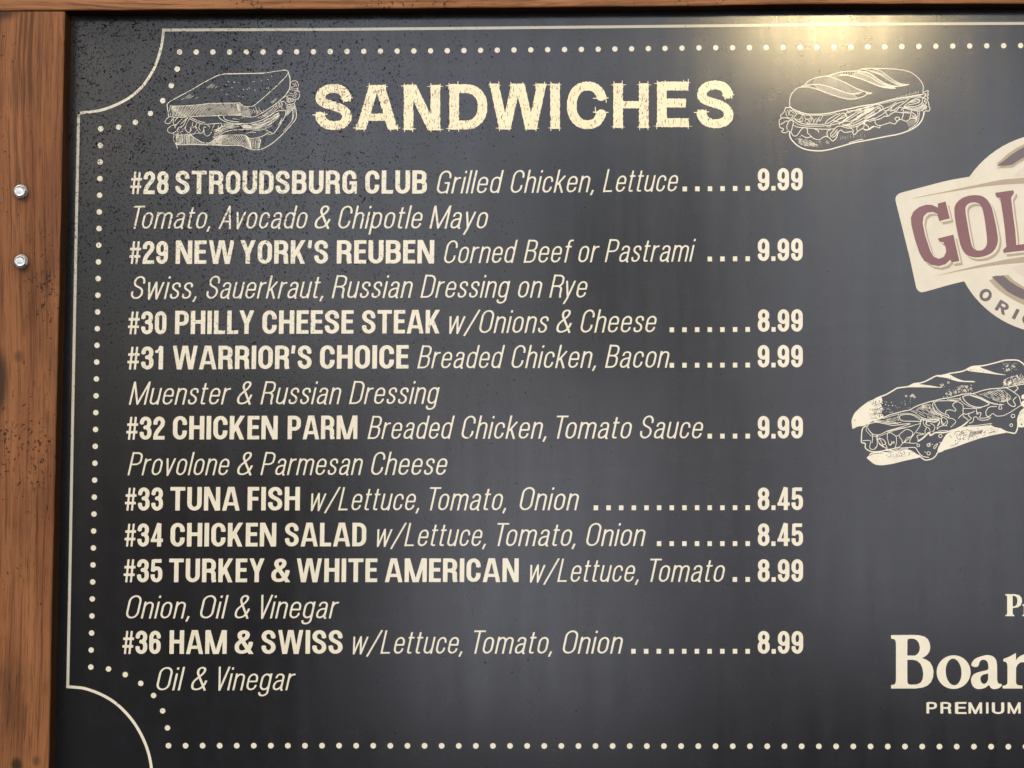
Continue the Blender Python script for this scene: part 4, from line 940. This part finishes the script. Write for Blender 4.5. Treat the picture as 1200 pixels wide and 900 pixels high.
A.along("620,515 720,545 830,590 950,620", "980,450 1020,500 1060,560 1060,580", 10, .45, 69, .5)
A.along("700,500 800,520 900,560 1000,590", "900,460 980,470 1040,520 1070,570", 6, .45, 70, .6)
A.ln(.9, "980,440 1040,470 1100,510 1140,545 1155,590 1170,645", "1000,580 1010,620 1040,650 1080,665 1098,650 1090,625 1075,600 1080,580 1110,550", "1110,430 1130,450 1090,490")
A.ln(.75, "280,750 283,722 300,707 350,705 390,718 402,700 380,675 365,655 372,630 400,612 430,610 465,630 485,655 485,720 490,780 520,800 550,832",
     "880,665 830,665 790,672 765,700 752,730 760,770 790,780 830,748 850,755 880,775 920,775 965,768 1040,730 1110,685 1170,645", "490,745 520,755 560,742 590,735 620,715", "640,690 650,740 690,735 690,770 675,795 720,800 780,790 800,770",
     "560,742 550,770 580,800 550,830 520,860 480,900", "920,632 905,690 940,690 930,650 960,640", "610,790 600,840 560,860", "610,790 640,785 670,815 720,825 780,815 810,790", "430,800 460,770 480,755", "640,715 660,750 640,750")
A.ln(.7, "240,790 230,820 260,880", "250,790 290,810 305,850 280,890", "320,800 370,810 400,840 370,880 340,905", "150,820 200,825 210,860 190,890", "0,795 60,810 120,815 200,820", "60,830 50,870 100,890", "0,810 100,830 180,845")
# big slice at the lower left
A.at(990, 470)
A.ln(.8, "265,300 280,270 340,252 390,250 440,260 500,272 560,285 630,278 700,268 765,266 700,290 640,310 570,330 500,350 450,375 400,395 360,395 325,385 290,350 268,315")
A.ln(.55, "255,300 250,340 280,380 320,410 400,410 450,395 520,365 600,340 700,315 800,285 890,262", "340,242 420,243 520,262 620,262", "500,360 620,325 760,300 830,275")
A.ln(1.2, "250,292 225,305 208,325 198,370 195,420 195,480 215,492 240,498 238,530 245,555 280,580 320,592 380,592 440,585 500,570 560,560 600,548")
A.ln(.7, "210,465 290,462 300,490 290,540 310,565 350,562 375,530 380,480 370,420 372,400", "322,390 325,440 318,490", "385,400 383,450 410,500 440,520 430,480 400,430", "400,430 460,460 490,540", "440,520 480,490 430,440 390,450",
     "500,375 540,372 570,390 600,418 605,470 600,510 590,540", "500,375 497,430 510,480 520,512 545,500 550,470", "530,520 575,475 575,500", "635,400 670,365 720,332 770,345 795,370 790,400 750,440 700,480 672,488 670,460 640,420 635,400", "605,410 635,400",
     "760,485 765,455 800,400 840,350 880,290 885,240 900,220 920,225 920,260 935,290 955,310 940,350 935,385 850,405 855,440 865,465", "690,485 750,490 800,495 850,492", "700,470 730,430 760,420", "600,545 640,535 700,470", "955,305 975,310 995,335 1000,380", "440,520 470,545 500,550",
     "380,520 350,560", "400,500 450,540", "960,280 955,250 990,240 1050,250 1090,230 1110,240 1090,280 1080,330 1100,310 1140,290 1200,290", "1000,260 1040,280 1055,310 1040,350 1020,360", "1100,350 1200,345", "1140,190 1130,240 1150,280 1190,240", "840,370 930,385")
A.ln(1.7, "860,468 900,445 940,410 985,370 1000,400 1020,395 1050,375 1080,368 1140,370 1200,362 1250,345 1300,330 1380,290 1430,250")
A.ln(.9, "600,545 660,550 740,545 820,545 850,580 880,620 920,650 980,660", "470,575 520,585 590,590 660,565 740,560", "480,560 560,580 620,560")
A.ln(1.3, "870,635 900,665 940,690 980,688 1030,672 1065,640 1090,600 1130,590 1200,548")
A.fill("258,665 280,640 300,610 350,600 440,595 500,598 560,600 610,590 650,580 700,570 745,570 790,585 830,612 882,655 790,680 700,700 630,718 560,735 500,745 440,752 390,750 350,740 300,705")
A.ln(.6, "290,640 320,622 380,612 440,612", "690,590 700,610 690,630", "650,600 670,625 660,650", "750,600 760,620 745,640", "780,595 800,600", sub=True)
A.dots("500,640 720,600 720,640 500,700", 34, .35, .9, 71, sub=True)
A.dots("480,610 640,600 640,640 480,650", 14, .35, .8, 72, sub=True)
for x, y, r in ((860, 520, 16), (982, 515, 19), (982, 612, 20), (1120, 410, 20), (1970, 175, 22), (1950, 282, 17)):
    A.f.stroke([(990 + (x + r * math.cos(t)) / 10, 470 + (y + r * .95 * math.sin(t)) / 10) for t in np.linspace(0, 6.3, 12)], .75, butt=False)
A.ln(.7, "1000,490 985,520", "935,595 950,600", "1040,555 1050,525 1085,500 1075,530 1050,560", "1110,485 1130,490", "1020,505 1030,507", "990,70 992,90")
A.at(1080, 470)
A.fill("190,592 195,550 215,510 240,470 262,430 290,390 330,365 400,335 450,315 520,300 600,297 700,292 760,285 820,290 860,305 920,320 960,345 1000,366 920,383 820,402 760,418 700,432 620,458 520,492 430,525 350,552 270,575")
A.ln(.6, "380,400 400,360 440,355 465,380 440,400", "330,400 350,430", "410,400 420,440 460,450", "470,350 490,370", "520,330 560,350", "340,525 400,510 430,490", "780,380 860,350", sub=True)
for k in range(13): A.f.stroke([(1080 + (575 + k * 12) / 10, 470 + (355 - k * 1) / 10), (1080 + (560 + k * 12 - 6) / 10, 470 + (430 - k * 5) / 10)], .55, sub=True, butt=False)
A.dots("550,320 840,295 760,400 520,470", 70, .35, .9, 73, sub=True)
A.dots("380,380 520,330 560,440 400,500", 50, .4, 1.0, 74, sub=True)
A.dots("740,310 900,330 900,370 740,390", 30, .35, .8, 75, sub=True)
A.ln(1.5, "920,322 960,345 1000,362 1050,372 1090,377 1110,355 1122,320 1128,270 1125,220 1140,170 1165,120 1200,90")
A.ln(.7, "540,290 640,285 760,270 820,262", "800,275 830,295")
A.fill("1128,300 1130,240 1145,180 1170,130 1200,95 1260,60 1340,60 1500,120 1480,200 1400,240 1300,270 1200,305")
A.dots("1140,160 1200,110 1200,290 1140,270", 26, .35, .8, 76, sub=True)
A.fill("1170,30 1180,5 1200,-5 1290,0 1290,60 1200,60"); A.fill("1170,-60 1200,-80 1260,-70 1260,-25 1180,-25")
A.ln(1.2, "1170,50 1190,60 1210,75")
link_print('sandwich_drawing', [A.f.mesh()], 'cream', 0, 'boldly inked drawing of a long sub cut off by the right edge')
# ------------------------------------------------------------------ round badge and supplier lettering
def P2(t, ox=0, oy=0, s=1): return [(ox + float(a.split(',')[0]) / s, oy + float(a.split(',')[1]) / s) for a in t.split()]
def sharp(*cs, x0=1040, y0=150, x1=1330, y1=400, g=.45, dx=0, dy=0):
    f = Field(x0, y0, x1, y1, g); f.poly([[(x + dx, y + dy) for x, y in c] for c in cs]); return f
# cream body: banner joined to a disc
circ = [(1233 + 117.5 * math.cos(t), 273.5 + 117.5 * math.sin(t)) for t in np.linspace(0, 2 * math.pi, 90, endpoint=False)]
ban = smooth(P2("1049.6,236 1049.3,232.5 1050.5,229.5 1053.5,227 1058,225.3"), n=3)[:-1] + smooth(P2("1058,225.3 1080,219.5 1110,211.8 1136,207.2 1170,203 1233,200 1290,203 1330,208"))[:-1] + P2("1330,330 1200,325") + smooth(P2("1129.5,329.6 1110,334.5 1095,338.8 1083,342 1078.5,342.2 1075,339.5 1073.5,336.5"), n=3) + P2("1066,302")
f = Field(1045, 150, 1332, 396, .5); f.poly([ban]); f.poly([circ])
badge = link_print('round_badge', [f.mesh()], 'badge', 0, 'cream round badge with a banner reading "GOL" cut off at the right edge')
def sub(name, fields, mat, layer, label=None): return link_print(name, [x.mesh() for x in fields], mat, layer, label, badge)
T = lambda t: P2(t, 1040, 150, 7.5); L2 = lambda t: P2(t, 1040, 270, 7.5)
sub('banner_rule', [sharp(T("150,637 280,604 440,572 600,538 800,496 1000,455 1200,436 1500,425 2000,430 2000,478 1500,474 1200,488 1000,498 820,518 700,537 600,554 440,580 280,609"), y1=240),
    sharp(L2("330,425 500,380 640,345 760,315 900,284 1050,254 1200,230 1500,195 2000,190 2000,240 1500,242 1200,283 1050,295 900,312 760,336 640,356 500,385"), y0=290, y1=335)], 'tan', 1)
sub('pale_panel', [sharp(L2("1090,322 1200,292 1500,262 2000,262 2000,700 1700,560 1500,500 1300,440 1200,400 1140,372"), y0=300, y1=370), sharp(T("1120,400 1200,340 1400,260 1700,220 2000,215 2000,418 1500,412 1200,420 1120,428"), y0=170, y1=212)], 'pale', 1)
# crossed bands in the disc, with tan edges
sub('band_edge', [sharp(T("955,355 1000,338 1010,342 960,310 1000,280 1060,225 1140,172 1200,142 1400,70 1700,40 2000,60 2000,240 1700,190 1400,200 1260,250 1160,305 1105,345 1040,350"), y0=152, y1=205),
                  sharp(L2("892,438 915,430 935,420 1000,395 1060,392 1110,440 1200,498 1320,545 1500,585 1800,600 1800,760 1500,740 1320,700 1200,655 1110,610 1020,555 950,500"), y0=315, y1=380)], 'tan', 2)
sub('band', [sharp(T("958,333 1020,290 1090,235 1160,188 1200,168 1400,100 1700,72 2000,90 2000,205 1700,165 1400,175 1260,225 1160,280 1095,322 1040,332"), y0=152, y1=205),
             sharp(L2("915,408 960,398 1020,398 1070,445 1140,490 1200,520 1320,565 1500,605 1800,620 1800,700 1500,680 1320,650 1200,610 1120,575 1050,535 980,470"), y0=315, y1=380)], 'brown', 3)
# slab letters G O L with shadow
Gc = [P2("1099,238.6 1107.8,236.2 1113,256 1100.7,259 1098.2,250.6 1093,248.4 1086.5,249.2 1082.3,253.5 1081,261 1084,276 1090,294 1094,301 1100,303.4 1106,301 1108.7,295 1108,289 1105.5,284 1101,283 1099,279.5 1117,275 1124,306 1115,307.4 1113.4,304.3 1108,309.6 1100,311.9 1091,310.4 1083,305.5 1077.5,296.5 1072,280 1068,264 1067.3,255 1070,248.3 1077,242.6 1085,240 1092,240.2 1099,243.4")]
Oc = [smooth(P2("1118.3,248 1119.5,240 1126,233 1136,229.3 1147,229 1155,232.5 1161,241 1164.5,253 1168,270 1169.2,281 1167,290 1161,297 1151,300.9 1141,301.5 1132,298 1126.3,289 1123,277 1120,262"), True, 3),
      smooth(P2("1131.3,248 1132,241.5 1137,237.8 1144,237.5 1149.5,241 1152.3,249 1154.5,262 1156.4,278 1156,287.5 1151,293 1144,293.3 1139,288.5 1136,276 1133.5,262"), True, 3)]
Lc = [P2("1166,226 1187.5,223 1188,226.5 1184.6,232 1187,252 1189.5,270 1190.8,287.3 1200,286 1208,281 1212,276 1216,291 1200,293.6 1176,296.4 1175.3,292.8 1179.3,289 1177.6,270 1175,250 1172,232.6 1167.3,230.5")]
# next letter, just beyond the edge of the photograph's view
Dc = [P2("1222,221 1245,219 1262,226 1270,245 1270,268 1262,284 1246,290 1222,292 1222,288 1227,285 1227,228 1222,225"), P2("1238,229 1248,230 1256,240 1257,262 1252,277 1240,281")]
def slab(dx, dy): return [sharp(*c, dx=dx, dy=dy, x0=x0, y0=215, x1=x1, y1=325, g=.4) for c, x0, x1 in ((Gc, 1060, 1135), (Oc, 1112, 1182), (Lc, 1160, 1226), (Dc, 1216, 1282))]
sub('letter_shadow', slab(4.2, 4.3), 'tan', 2)
sub('letter_gap', slab(2.1, 1.9), 'badge', 3)
sub('banner_lettering', slab(0, 0), 'maroon', 4, 'maroon slab letters "GOL"')
# small letters on the rim
W2 = {'O': (60, ["1|M 30 90 h 9.5 50 v 30 10 h 50.5 50 v 30 90 Z"]), 'R': (60, ["1|M 10 0 L 10 100", "1|M 10 91 L 36 91 h 50 70 v 36 48 L 10 48", "1|M 30 46 L 54 0"]), 'I': (20, ["1|M 10 0 L 10 100"]),
      'G': (62, ["1|M 54 72 v 34 90 h 9.5 50 v 34 10 h 54 30 L 54 44 L 34 44"]), 'N': (62, ["1|M 10 0 L 10 100 ", "1|M 10 100 L 52 0", "1|M 52 0 L 52 100"])}
rim = []
for ch, x, y, ang, w_, h_ in (('O', 1155, 345.8, 40, 15, 14.6), ('R', 1174.5, 360.2, 32, 14, 13.6), ('I', 1190.2, 368, 27, 4.4, 12.6), ('G', 1204.5, 374.5, 20, 13.5, 13), ('I', 1217, 378, 12, 4.4, 12.6), ('N', 1230, 380, 4, 13, 12.6)):
    W0, ps = W2[ch]; fl = Field(-16, -8, W0 + 16, 108, 4)
    for p in ps:
        for q in path(p.split('|')[1]): fl.stroke(q, 4.0 / w_ * W0 if ch != 'I' else 19, 21 if ch != 'I' else 20, clip=(-1, 101))
    v, fs = fl.mesh(); a_ = math.radians(ang); lx = (v[:, 0] / W0 - .5) * w_; ly = -(v[:, 1] / 100 - .5) * h_
    rim.append((np.stack([x + lx * math.cos(a_) - ly * math.sin(a_), y + lx * math.sin(a_) + ly * math.cos(a_)], 1), fs))
link_print('rim_lettering', rim, 'brown', 1, 'small brown letters "ORI" along the rim', badge)

# ---- supplier lettering at the lower right
Q = lambda t: P2(t, 1030, 690, 5.625)
def fld(cs, x0, y0, x1, y1, g=.4): f = Field(x0, y0, x1, y1, g); f.poly(cs); return f
Bc = [Q("80,305 230,304 265,306 300,315 322,332 335,358 338,385 334,410 322,430 305,445 283,456 310,466 335,482 352,510 360,545 356,585 343,615 320,637 290,650 240,657 80,657 80,634 98,632 108,625 112,605 112,360 108,340 100,332 80,328"),
      Q("187,345 190,333 205,328 230,329 248,338 262,356 270,385 266,412 254,430 238,440 187,440"), Q("187,468 225,468 250,474 272,492 286,522 292,560 288,595 275,618 250,630 210,632 192,627 187,612")]
oc = [[(1030 + (492 + 112 * math.cos(t)) / 5.625, 690 + (549 + 111 * math.sin(t)) / 5.625) for t in np.linspace(0, 2 * math.pi, 40, endpoint=False)],
      [(1030 + (492 + 52 * math.cos(t) + 4 * math.sin(t)) / 5.625, 690 + (548 + 88 * math.sin(t)) / 5.625) for t in np.linspace(0, 2 * math.pi, 36, endpoint=False)]]
ac = [smooth(Q("608,497 620,475 645,455 700,438 730,438 755,448 772,470 778,505 779,560 779,598 783,615 792,626 809,627"), n=3)[:-1] + smooth(Q("809,627 808,640 795,652 772,660 750,660 735,650 725,635 700,652 670,660 645,659 622,645 609,620 608,592 620,568 645,553 680,543 705,538 720,528 720,500 712,478 695,468 675,470 662,485 657,503 645,515 625,514 612,508"), n=3),
      Q("720,558 719,600 708,620 692,628 677,620 668,600 670,580 682,568 700,562")]
rc = [Q("820,462 860,447 900,424 903,424 903,472 915,455 935,440 965,430 990,430 1008,440 1012,465 1000,488 985,492 960,484 935,484 915,498 904,520 903,610 906,628 920,636 946,638 946,657 815,657 815,639 835,636 846,625 847,600 847,510 843,490 835,481 820,479")]
link_print('supplier_name', [fld(Bc, 1040, 740, 1100, 812).mesh(), fld(oc, 1092, 762, 1142, 812).mesh(), fld(ac, 1132, 762, 1180, 812).mesh(), fld(rc, 1170, 760, 1216, 812).mesh()], 'cream', 0, 'large cream serif letters "Boar"')
Pc = [Q("833,35 895,35 925,42 940,60 943,85 935,108 915,122 882,127 881,160 884,170 892,173 892,180 833,180 833,173 842,170 845,160 845,55 842,45 833,42"), Q("881,46 895,46 908,56 913,80 908,104 895,115 881,116")]
rc2 = [Q("945,103 978,97 979,115 992,98 1010,98 1012,118 995,124 984,128 980,140 980,165 984,173 995,174 995,180 945,180 945,174 953,172 955,160 955,122 952,112 945,110")]
link_print('supplier_line', [fld(Pc, 1174, 692, 1202, 726, .3).mesh(), fld(rc2, 1195, 702, 1214, 726, .3).mesh()], 'cream', 0, 'small serif letters "Pr" above the large serif letters')
pm = []
for t, x0, x1 in (("P", 313, 382), ("R", 405, 478), ("E", 501, 577), ("M", 590, 680), ("I", 706, 722), ("U", 744, 826), ("M", 848, 934)):
    pm += word(t, 'L', 1030 + x0 / 5.625, 1030 + x1 / 5.625, 836.1, 836.1, 13, 0, 13 if t != 'I' else 9, 16)
link_print('supplier_motto', pm, 'cream', 0, 'small wide capitals "PREMIUM"')
